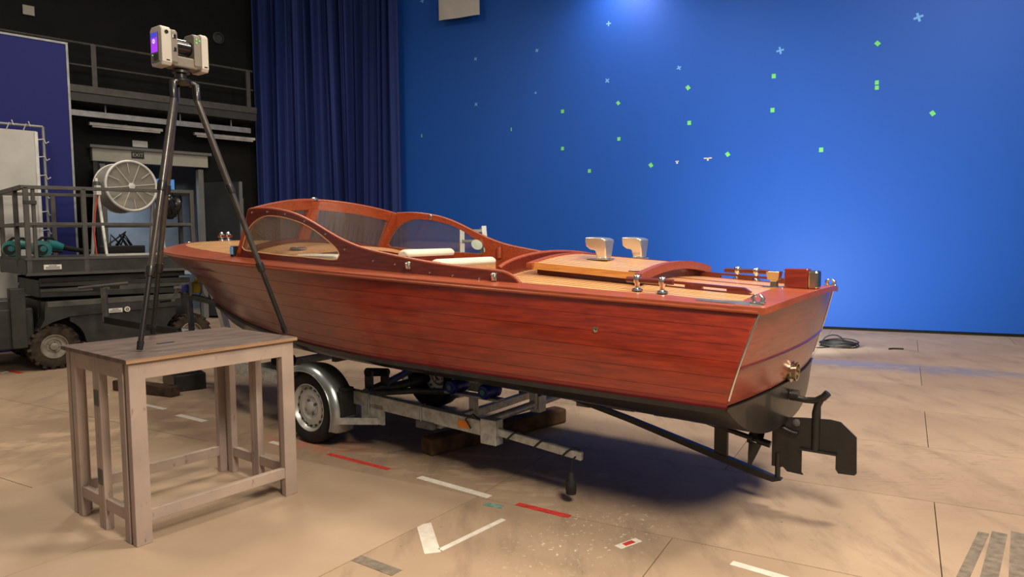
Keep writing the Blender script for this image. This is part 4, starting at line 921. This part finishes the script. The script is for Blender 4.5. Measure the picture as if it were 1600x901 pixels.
for x in (T / 2, LX - T / 2):
    leg(x, .097, T, .06); leg(x, LY / 2 - .022, T, .04); leg(x, LY / 2 + .022, T, .04); leg(x, LY - .097, T, .06)
    for ya, yb in ((.127, LY / 2 - .042), (LY / 2 + .042, LY - .127)):
        MB().box((x, (ya + yb) / 2, zt - .045), (T - .004, yb - ya, .09)).build('end_top_rail', 'bench_paint', be, 0, .003)
        MB().box((x, (ya + yb) / 2, .15), (T - .01, yb - ya, .065)).build('end_bottom_rail', 'bench_paint', be, 0, .003)
    for z in (.3, .75):
        MB().box((x - (T / 2 if x < .5 else -T / 2), LY / 2, z), (.004, .06, .09)).build('hinge', 'galvanised_dark', be)
# scanner tripod
HEAD = Vector((-1.985, 4.29, 2.565)); feet = [Vector((-2.075, 3.845, BT + .004)), Vector((-2.352, 4.525, BT + .004)), Vector((-1.47, 4.50, BT + .004))]
tp_ = thing('tripod', 'dark carbon tripod standing on the trestle top', 'tripod', (HEAD.x, HEAD.y, BT + .004)); TI = -Vector((HEAD.x, HEAD.y, BT + .004))
MB().lathe([(.055, .0), (.06, .01), (.06, .022), (.05, .03), (.03, .035), (.03, .06), (0, .06)], 24, Matrix.Translation(HEAD + TI)).build('head_plate', 'tripod_black', tp_, 40)
for f_ in feet:
    d = (f_ - HEAD); d.z = 0; d.normalize(); a = HEAD + d * .05 + Vector((0, 0, .005)); ln = f_ - a
    lg = MB().tube([a + TI + ln * .06, a + TI + ln * .40], .020, 12).build('leg', 'tripod_carbon', tp_, 60)
    MB().tube([a + TI + ln * .40, a + TI + ln * .71], .0175, 12).build('lower_tube', 'tripod_carbon', lg, 60)
    MB().tube([a + TI + ln * .71, a + TI + ln * .975], .015, 12).build('foot_tube', 'tripod_black', lg, 60)
    for t in (.385, .70): MB().tube([a + TI + ln * t, a + TI + ln * (t + .012), a + TI + ln * (t + .035)], [.024, .026, .024], 12).build('twist_lock', 'tripod_black', lg, 60)
    MB().tube([a + TI + ln * .965, a + TI + ln * .995], [.019, .016], 10).build('rubber_foot', 'rubber', lg, 60)
    MB().tube([a + TI, a + TI + Vector((0, 0, -.01)) + d * .03, a + TI + ln * .065], [.022, .024, .021], 10).build('hinge_joint', 'tripod_black', lg, 60)
# laser scanner
sc = thing('laser_scanner', 'white and grey laser scanner with violet screen on top of tripod', 'scanner', HEAD + Vector((0, 0, .062)), math.radians(54))
MB().lathe([(.05, 0), (.05, .014), (.035, .02), (0, .02)], 20).build('mount', 'tripod_black', sc, 40)
def tower(x0, x1, name, mat, par, z0=.02, z1=.245, w=.066):
    pr = [(-w + .012, z0), (w - .012, z0), (w, z0 + .02), (w, z1 - .018), (w - .02, z1), (-w + .02, z1), (-w, z1 - .018), (-w, z0 + .02)]
    M = Matrix(((0, 0, 1, 0), (1, 0, 0, 0), (0, 1, 0, 0), (0, 0, 0, 1)))
    return MB().prism(pr, x0, x1, M).build(name, mat, par, 0, .006)
tower(-.145, -.085, 'screen_tower', 'scanner_white', sc); tower(.100, .145, 'rear_tower', 'scanner_white', sc)
tower(-.085, -.045, 'inner_tower', 'scanner_grey', sc, .03, .238, .062); tower(.055, .100, 'inner_tower', 'scanner_grey', sc, .03, .238, .062)
MB().box((.005, 0, .058), (.15, .11, .065)).build('body', 'scanner_grey', sc, 0, .01)
MB().lathe([(.045, -.05), (.045, .05)], 24, place((.005, 0, .155), (1, 0, 0))).build('rotating_mirror', 'scanner_black', sc, 40)
fp = MB().box((-.147, .005, .125), (.006, .095, .17)).build('face_panel', 'scanner_grey', sc, 0, .008)
MB().box((-.151, .008, .152), (.003, .068, .112)).build('screen', 'screen_violet', fp)
MB().box((-.1517, .008, .193), (.003, .068, .03)).build('screen_header', 'screen_bluetop', fp)
MB().lathe([(.013, 0), (.013, .001), (.007, .001), (.007, 0)], 20, place((-.1535, .008, .158), (-1, 0, 0)), True).build('screen_dial', 'screen_ring', fp)
MB().box((-.151, -.005, .068), (.003, .045, .035)).build('speaker_grille', 'scanner_black', fp)
MB().box((-.1515, .03, .082), (.003, .005, .005)).build('led', 'led_green', fp)
for x, z in ((-.066, .195), (-.066, .12)): MB().box((x, -.0625, z), (.022, .006, .026)).build('camera_window', 'scanner_black', sc, 0, .003)
MB().lathe([(.011, 0), (.011, .004), (0, .004)], 14, place((-.115, -.066, .21), (0, -1, 0))).build('camera_window', 'scanner_black', sc)
for x, z in ((-.11, .05), (.125, .05)): MB().box((x, -.0665, z), (.02, .003, .006)).build('latch_slot', 'scanner_black', sc)
for x, z in ((.07, .205), (.07, .185), (.09, .20)): MB().box((x, -.063, z), (.010, .003, .010)).build('status_light', 'tape_green', sc)

# ------------------------------------------------------------------ scissor lift
lf = thing('scissor_lift', 'black rough terrain scissor lift with railed platform at left', 'lift', LO, LH)
def lug_wheel(x, y, s_):
    M = place((x, y, .29), (0, -1, 0))       # local z towards camera side
    t_ = MB().lathe([(.15, -.11), (.22, -.12), (.26, -.11), (.272, 0), (.26, .11), (.22, .12), (.15, .11), (.145, 0)], 36, M, True).build('wheel_tyre', 'dusty_rubber', lf, 50)
    m = MB()
    for k in range(18):
        a = k * 2 * PI / 18
        for sd in (-1, 1):
            R_ = M @ rotm('Z', a + (.17 if sd > 0 else 0)) @ Matrix.Translation((.268, 0, sd * .062)) @ rotm('X', sd * .5)
            n0 = len(m.v); m.box((0, 0, 0), (.044, .045, .125)); m.v[n0:] = [tuple(R_ @ Vector(p)) for p in m.v[n0:]]
    m.build('tyre_lugs', 'dusty_rubber', t_, 0, .006, kind='stuff')
    MB().lathe([(.152, .112), (.145, .118), (.135, .08), (.09, .075), (.08, .06), (.05, .06), (.045, .10), (.03, .105), (0, .105)], 30, M, False, False).build('rim', 'dusty_rim', t_, 35)
    for k in range(5): MB().lathe([(.010, 0), (.010, .015), (0, .016)], 6, M @ Matrix.Translation((.066 * math.cos(k * 1.257), .066 * math.sin(k * 1.257), .066))).build('wheel_nut', 'dusty_rim', t_)
for x in (0.0, 1.68):
    for y in (.13, 1.47): lug_wheel(x, y, 1)
# chassis with wheel arch on near face
def arch(x): 
    z = .30
    for cx_ in (0.0, 1.68):
        if abs(x - cx_) < .36: z = max(z, .29 + math.sqrt(max(0, .36 ** 2 - (x - cx_) ** 2)))
    return z
xs_ = [.18 + i * .03 for i in range(44)]
m = MB(); k = len(xs_) - 1
m.slab(lambda u, v: Vector((xs_[round(u*k)], .0, lerp(arch(xs_[round(u*k)]), .80, v))), lambda u, v: Vector((xs_[round(u*k)], .30, lerp(arch(xs_[round(u*k)]), .80, v))), k, 1); m.build('side_box', 'lift_black', lf)
MB().prism([(-.10, .64), (-.16, .52), (-.02, .60), (.18, .66), (1.55, .70), (1.55, .86), (-.08, .86)], -.02, .28, Mx @ Matrix.Diagonal((1, 1, -1, 1))).build('side_cover', 'lift_black', lf, 0, .005)
MB().box((.74, .0, .835), (1.6, .05, .07), Matrix.Rotation(-.006, 3, 'Y')).build('cover_ledge', 'lift_grey', lf, 0, .004)
MB().box((.84, .8, .62), (1.9, 1.0, .5)).build('chassis', 'lift_black', lf, 0, .01)
MB().box((-.55, .75, .55), (.7, 1.4, .5)).build('counterweight', 'lift_black', lf, 0, .02)
MB().box((-.36, .08, .68), (.16, .16, .74)).build('ladder_column', 'lift_black', lf, 0, .01)
for z in (.45, .60, .74, .92): MB().box((-.62, .1, z), (.42, .05, .035)).build('ladder_rung', 'rail_grey', lf)
for k_, (z0, z1, mt) in enumerate(((.90, .97, 'lift_black'), (.97, 1.03, 'lift_grey'), (1.04, 1.10, 'lift_black'), (1.11, 1.17, 'lift_black'))):
    for y in (.12, 1.45):
        d = .02 * (1 if k_ % 2 else -1)
        MB().bar((-.1, y, (z0 + z1) / 2 - d), (1.72, y, (z0 + z1) / 2 + d), .06, .075).build('scissor_arm', mt, lf, 0, .004)
MB().box((.75, .78, 1.02), (1.7, 1.2, .22)).build('scissor_pack', 'lift_black', lf)
# platform
MB().box((.75, .8, 1.395), (2.0, 1.6, .03)).build('platform_deck', 'lift_black', lf)
for y in (.0, 1.6):
    MB().box((.75, y, 1.30), (2.0, .04, .18)).build('platform_skirt', 'lift_black', lf)
    MB().box((.75, y, 1.215), (2.02, .07, .035)).build('skirt_lip', 'rail_grey', lf); MB().box((.75, y, 1.405), (2.02, .06, .03)).build('skirt_top', 'rail_grey', lf)
    MB().bar((-.27, y, 2.285), (1.78, y, 2.305), .045, .045).build('top_rail', 'rail_grey', lf, 0, .004)
    MB().bar((-.25, y, 1.835), (1.76, y, 1.845), .04, .04).build('mid_rail', 'rail_grey', lf, 0, .004)
    for x in (-.22, .40, 1.75): MB().box((x, y, 1.76), (.055, .045, 1.06)).build('post', 'rail_grey', lf, 0, .004)
MB().box((-.14, .02, 1.78), (.04, .04, 1.0)).build('gate_post', 'rail_grey', lf, 0, .004)
MB().box((-.18, .0, 2.10), (.14, .05, .05)).build('gate_latch', 'lift_black', lf, 0, .006)
for x in (-.25, 1.75):
    MB().bar((x, 0, 2.285), (x, 1.6, 2.285), .045, .05).build('end_top_rail', 'rail_grey', lf); MB().bar((x, 0, 1.835), (x, 1.6, 1.835), .04, .04).build('end_mid_rail', 'rail_grey', lf)
    MB().box((x, .8, 1.30), (.04, 1.6, .18)).build('end_skirt', 'lift_black', lf); MB().box((x, .45, 1.8), (.05, .05, 1.0)).build('end_post', 'lift_black', lf)
def plate(x, z, w_, h_, par=lf, y=-.022):
    o = MB().box((x, y, z), (w_, .004, h_)).build('notice_plate', 'plate_white', par)
    for i in range(3): MB().box((x, y - .003, z + h_ * (.28 - .28 * i)), (w_ * (.45 if i == 0 else .8), .001, h_ * .12)).build('text_line', 'ink', o)
plate(.02, 1.30, .19, .06); plate(.70, .70, .17, .055, y=-.03)
MB().lathe([(.036, 0), (.036, .004), (0, .004)], 20, place((.845, -.028, .705), (0, -1, 0))).build('round_plate', 'plate_white', lf); MB().lathe([(.02, 0), (.02, .003), (.011, .003), (.011, 0)], 16, place((.845, -.033, .705), (0, -1, 0)), True).build('round_mark', 'ink', lf)
MB().box((1.66, -.03, 1.17), (.11, .004, .06)).build('blue_plate', 'corridor_blue', lf)

# drum fan on platform
fc = lf.matrix_basis @ Vector((1.12, .5, 2.385)); fz = 1.41
fan = thing('drum_fan', 'grey industrial drum fan on stand on the lift platform', 'fan', (fc.x, fc.y, fz), 0)
fa = Vector((.80, -.60, .05)).normalized(); MF = place((0, 0, 2.385 - fz), fa)
MB().lathe([(.335, -.36), (.345, -.36), (.345, .02), (.335, .02)], 40, MF, True).build('drum', 'fan_grey', fan, 40)
MB().tube([MF @ Vector((.345 * math.cos(t * PI / 24), .345 * math.sin(t * PI / 24), .02)) for t in range(48)], .02, 8, True).build('front_ring', 'fan_light', fan, 60)
MB().tube([MF @ Vector((.345 * math.cos(t * PI / 24), .345 * math.sin(t * PI / 24), -.36)) for t in range(48)], .012, 8, True).build('rear_ring', 'fan_light', fan, 60)
MB().lathe([(.335, .012), (0, .012)], 40, MF, False, False).build('wire_guard', 'fan_mesh', fan)
MB().lathe([(.335, -.34), (0, -.34)], 40, MF, False, False).build('rear_guard', 'fan_mesh', fan)
for kk in range(12):
    a = kk * PI / 6; r0 = .0 if kk % 2 == 0 else .18
    MB().tube([MF @ Vector((r0 * math.cos(a), r0 * math.sin(a), .022)), MF @ Vector((.34 * math.cos(a), .34 * math.sin(a), .022))], .005, 6).build('guard_spoke', 'fan_light', fan)
MB().lathe([(.045, .02), (.045, .03), (0, .034)], 20, MF).build('guard_hub', 'fan_light', fan, 40)
MB().lathe([(.08, -.25), (.08, -.05), (0, -.05)], 20, MF).build('motor', 'galvanised_dark', fan, 40)
for kk in range(6):
    R_ = MF @ rotm('Z', kk * PI / 3) @ Matrix.Translation((.19, 0, -.1)) @ rotm('X', .6); m = MB(); m.box((0, 0, 0), (.26, .14, .006)); m.v = [tuple(R_ @ Vector(p)) for p in m.v]; m.build('blade', 'fan_grey', fan)
sd = Vector((fa.y, -fa.x, 0)).normalized() if False else Vector((.6, .8, 0)); H0 = 2.385 - fz
for s_ in (-1, 1):
    hp = sd * (s_ * .39) + fa * -.16 + Vector((0, 0, H0))
    MB().box(hp, (.05, .12, .12), Matrix.Rotation(.92, 3, 'Z')).build('pivot', 'galvanised_dark', fan, 0, .005)
    for t in (-.2, .24):
        ft = sd * (s_ * .40) + fa * (-.16 + t); MB().bar(hp + Vector((0, 0, .1)), Vector((ft.x, ft.y, .02)), .03, .03).build('stand_leg', 'fan_light', fan)
    a = sd * (s_ * .40) + fa * -.40; b = sd * (s_ * .40) + fa * .12; MB().bar((a.x, a.y, .015), (b.x, b.y, .015), .04, .03).build('stand_foot', 'fan_light', fan)
a = sd * -.4 + fa * .08; b = sd * .4 + fa * .08; MB().bar((a.x, a.y, .02), (b.x, b.y, .02), .04, .03).build('cross_foot', 'fan_light', fan)
hp = sd * -.44 + fa * .0 + Vector((0, 0, H0 - .08)); MB().box(hp, (.06, .08, .13), Matrix.Rotation(.92, 3, 'Z')).build('switch_box', 'fan_light', fan, 0, .006)
MB().tube([hp + Vector((0, 0, -.06)), hp + Vector((-.04, -.02, -.3)), hp + Vector((-.08, 0, -.55)), hp + Vector((-.06, 0, -.88))], .012, 8).build('power_cable', 'cable_orange', fan, 60)
# bag hung on the rail end
m = MB(); bp = lf.matrix_basis @ Vector((1.53, .22, 2.14))
def bagf(u, v):
    a = u * 2 * PI; r = .15 * math.sin(PI * (.12 + .85 * v)) ** .7 * (1 + .14 * math.sin(5 * a + 3 * v) + .08 * math.sin(11 * a - 7 * v)); return Vector((bp.x + r * math.cos(a), bp.y + r * math.sin(a), bp.z + lerp(.20, -.22, v)))
m.grid(bagf, 40, 14); tag(m.build('plastic_bag', 'bag_black', smooth=40), 'crumpled black plastic bag hanging on the lift railing', 'bag')
# crate on the platform
cr = thing('tool_crate', 'low black crate with tangled cables on the lift platform', 'crate', lf.matrix_basis @ Vector((1.05, .95, 1.412)), LH)
MB().box((0, 0, .07), (.6, .4, .14)).build('tray', 'bag_black', cr, 0, .015); m = MB()
for k in range(5): m.tube([(random.uniform(-.2, .2), random.uniform(-.1, .1), .14), (random.uniform(-.2, .2), random.uniform(-.1, .1), random.uniform(.2, .34)), (random.uniform(-.2, .2), random.uniform(-.1, .1), .14)], .012, 6)
m.build('cables', 'cable_black', cr, 60)
# two teal blowers
for x, y, lb in ((.06, .38, 'teal cordless blower with black nozzle nearer the drum fan'), (-.12, 1.15, 'teal cordless blower at the left edge of lift platform')):
    bl = thing('blower', lb, 'power tool', lf.matrix_basis @ Vector((x, y, 1.412)), LH + (.1 if y < 1 else -.2), 'teal blowers on the lift')
    MB().lathe([(.03, -.10), (.10, -.09), (.11, 0), (.10, .09), (.03, .10)], 24, place((-.08, 0, .115), (0, 1, 0))).build('fan_housing', 'tool_teal', bl, 50)
    MB().lathe([(.07, .101), (.07, .108), (0, .11)], 20, place((-.10, -.2, .1), (0, 1, 0))).build('intake_grille', 'rubber', bl, 40)
    MB().tube([(0, 0, .17), (.08, 0, .16), (.17, 0, .13)], [.07, .06, .045], 14).build('motor_cover', 'tool_teal', bl, 50)
    MB().tube([(.16, 0, .13), (.38, 0, .085), (.50, 0, .07)], [.036, .03, .026], 12).build('nozzle', 'rubber', bl, 50)
    MB().tube([(-.12, 0, .20), (-.06, 0, .255), (.06, 0, .25), (.10, 0, .18)], .018, 8).build('handle', 'rubber', bl, 60)

# blue screen flat and white diffusion frame behind the lift
bf = thing('blue_flat', 'tall dark blue screen flat standing behind the lift', 'screen', lf.matrix_basis @ Vector((0, 2.2, 0)), LH)
MB().box((-1.1, 0, 2.3), (3.8, .03, 4.6)).build('panel', 'flat_blue', bf)
MB().box((-1.1, 0, 4.62), (3.86, .05, .03)).build('top_edge', 'truss_grey', bf); MB().box((.815, 0, 2.3), (.03, .05, 4.62)).build('side_edge', 'truss_grey', bf)
df = thing('diffusion_frame', 'white diffusion cloth tied into a pipe frame at left', 'frame', lf.matrix_basis @ Vector((0, 1.9, 0)), LH)
MB().slab(lambda u, v: Vector((lerp(-2.2, .31, u), .006 * math.sin(u * 40 + v * 25) * (u > .5), lerp(.6, 3.22, v))), lambda u, v: Vector((lerp(-2.2, .31, u), .004 + .006 * math.sin(u * 40 + v * 25) * (u > .5), lerp(.6, 3.22, v))), 40, 20).build('cloth', 'cloth_white', df, 60)
MB().box((.30, -.006, 1.9), (.04, .008, 2.62)).build('cloth_hem', 'tie_white', df)
MB().tube([(.39, 0, .3), (.39, 0, 3.29)], .022, 10).build('upright_pipe', 'truss_grey', df, 60); MB().tube([(-2.3, 0, 3.29), (.39, 0, 3.29)], .022, 10).build('top_pipe', 'truss_grey', df, 60)
MB().tube([(-2.3, 0, .3), (-2.3, 0, 3.29)], .022, 10).build('upright_pipe', 'truss_grey', df, 60)
for z in (3.1, 2.85, 2.58, 2.3, 2.05, 1.78, 1.5):
    MB().tube([(.31, 0, z), (.39, -.03, z + .01), (.41, -.03, z - .05), (.45, -.03, z - .02)], .008, 5).build('tie', 'tie_white', df)
for x in (.15, -.05, -.3): MB().tube([(x, 0, 3.22), (x + .03, -.03, 3.31), (x + .08, -.03, 3.28), (x + .06, -.03, 3.35)], .008, 5).build('tie', 'tie_white', df)
for s_ in (-1, 1): MB().bar((.39 if s_ > 0 else -2.3, -.45, .02), (.39 if s_ > 0 else -2.3, .25, .02), .06, .04).build('stand_foot', 'truss_grey', df); MB().tube([(.39 if s_ > 0 else -2.3, 0, .0), (.39 if s_ > 0 else -2.3, 0, .32)], .02, 8).build('stand_post', 'truss_grey', df)
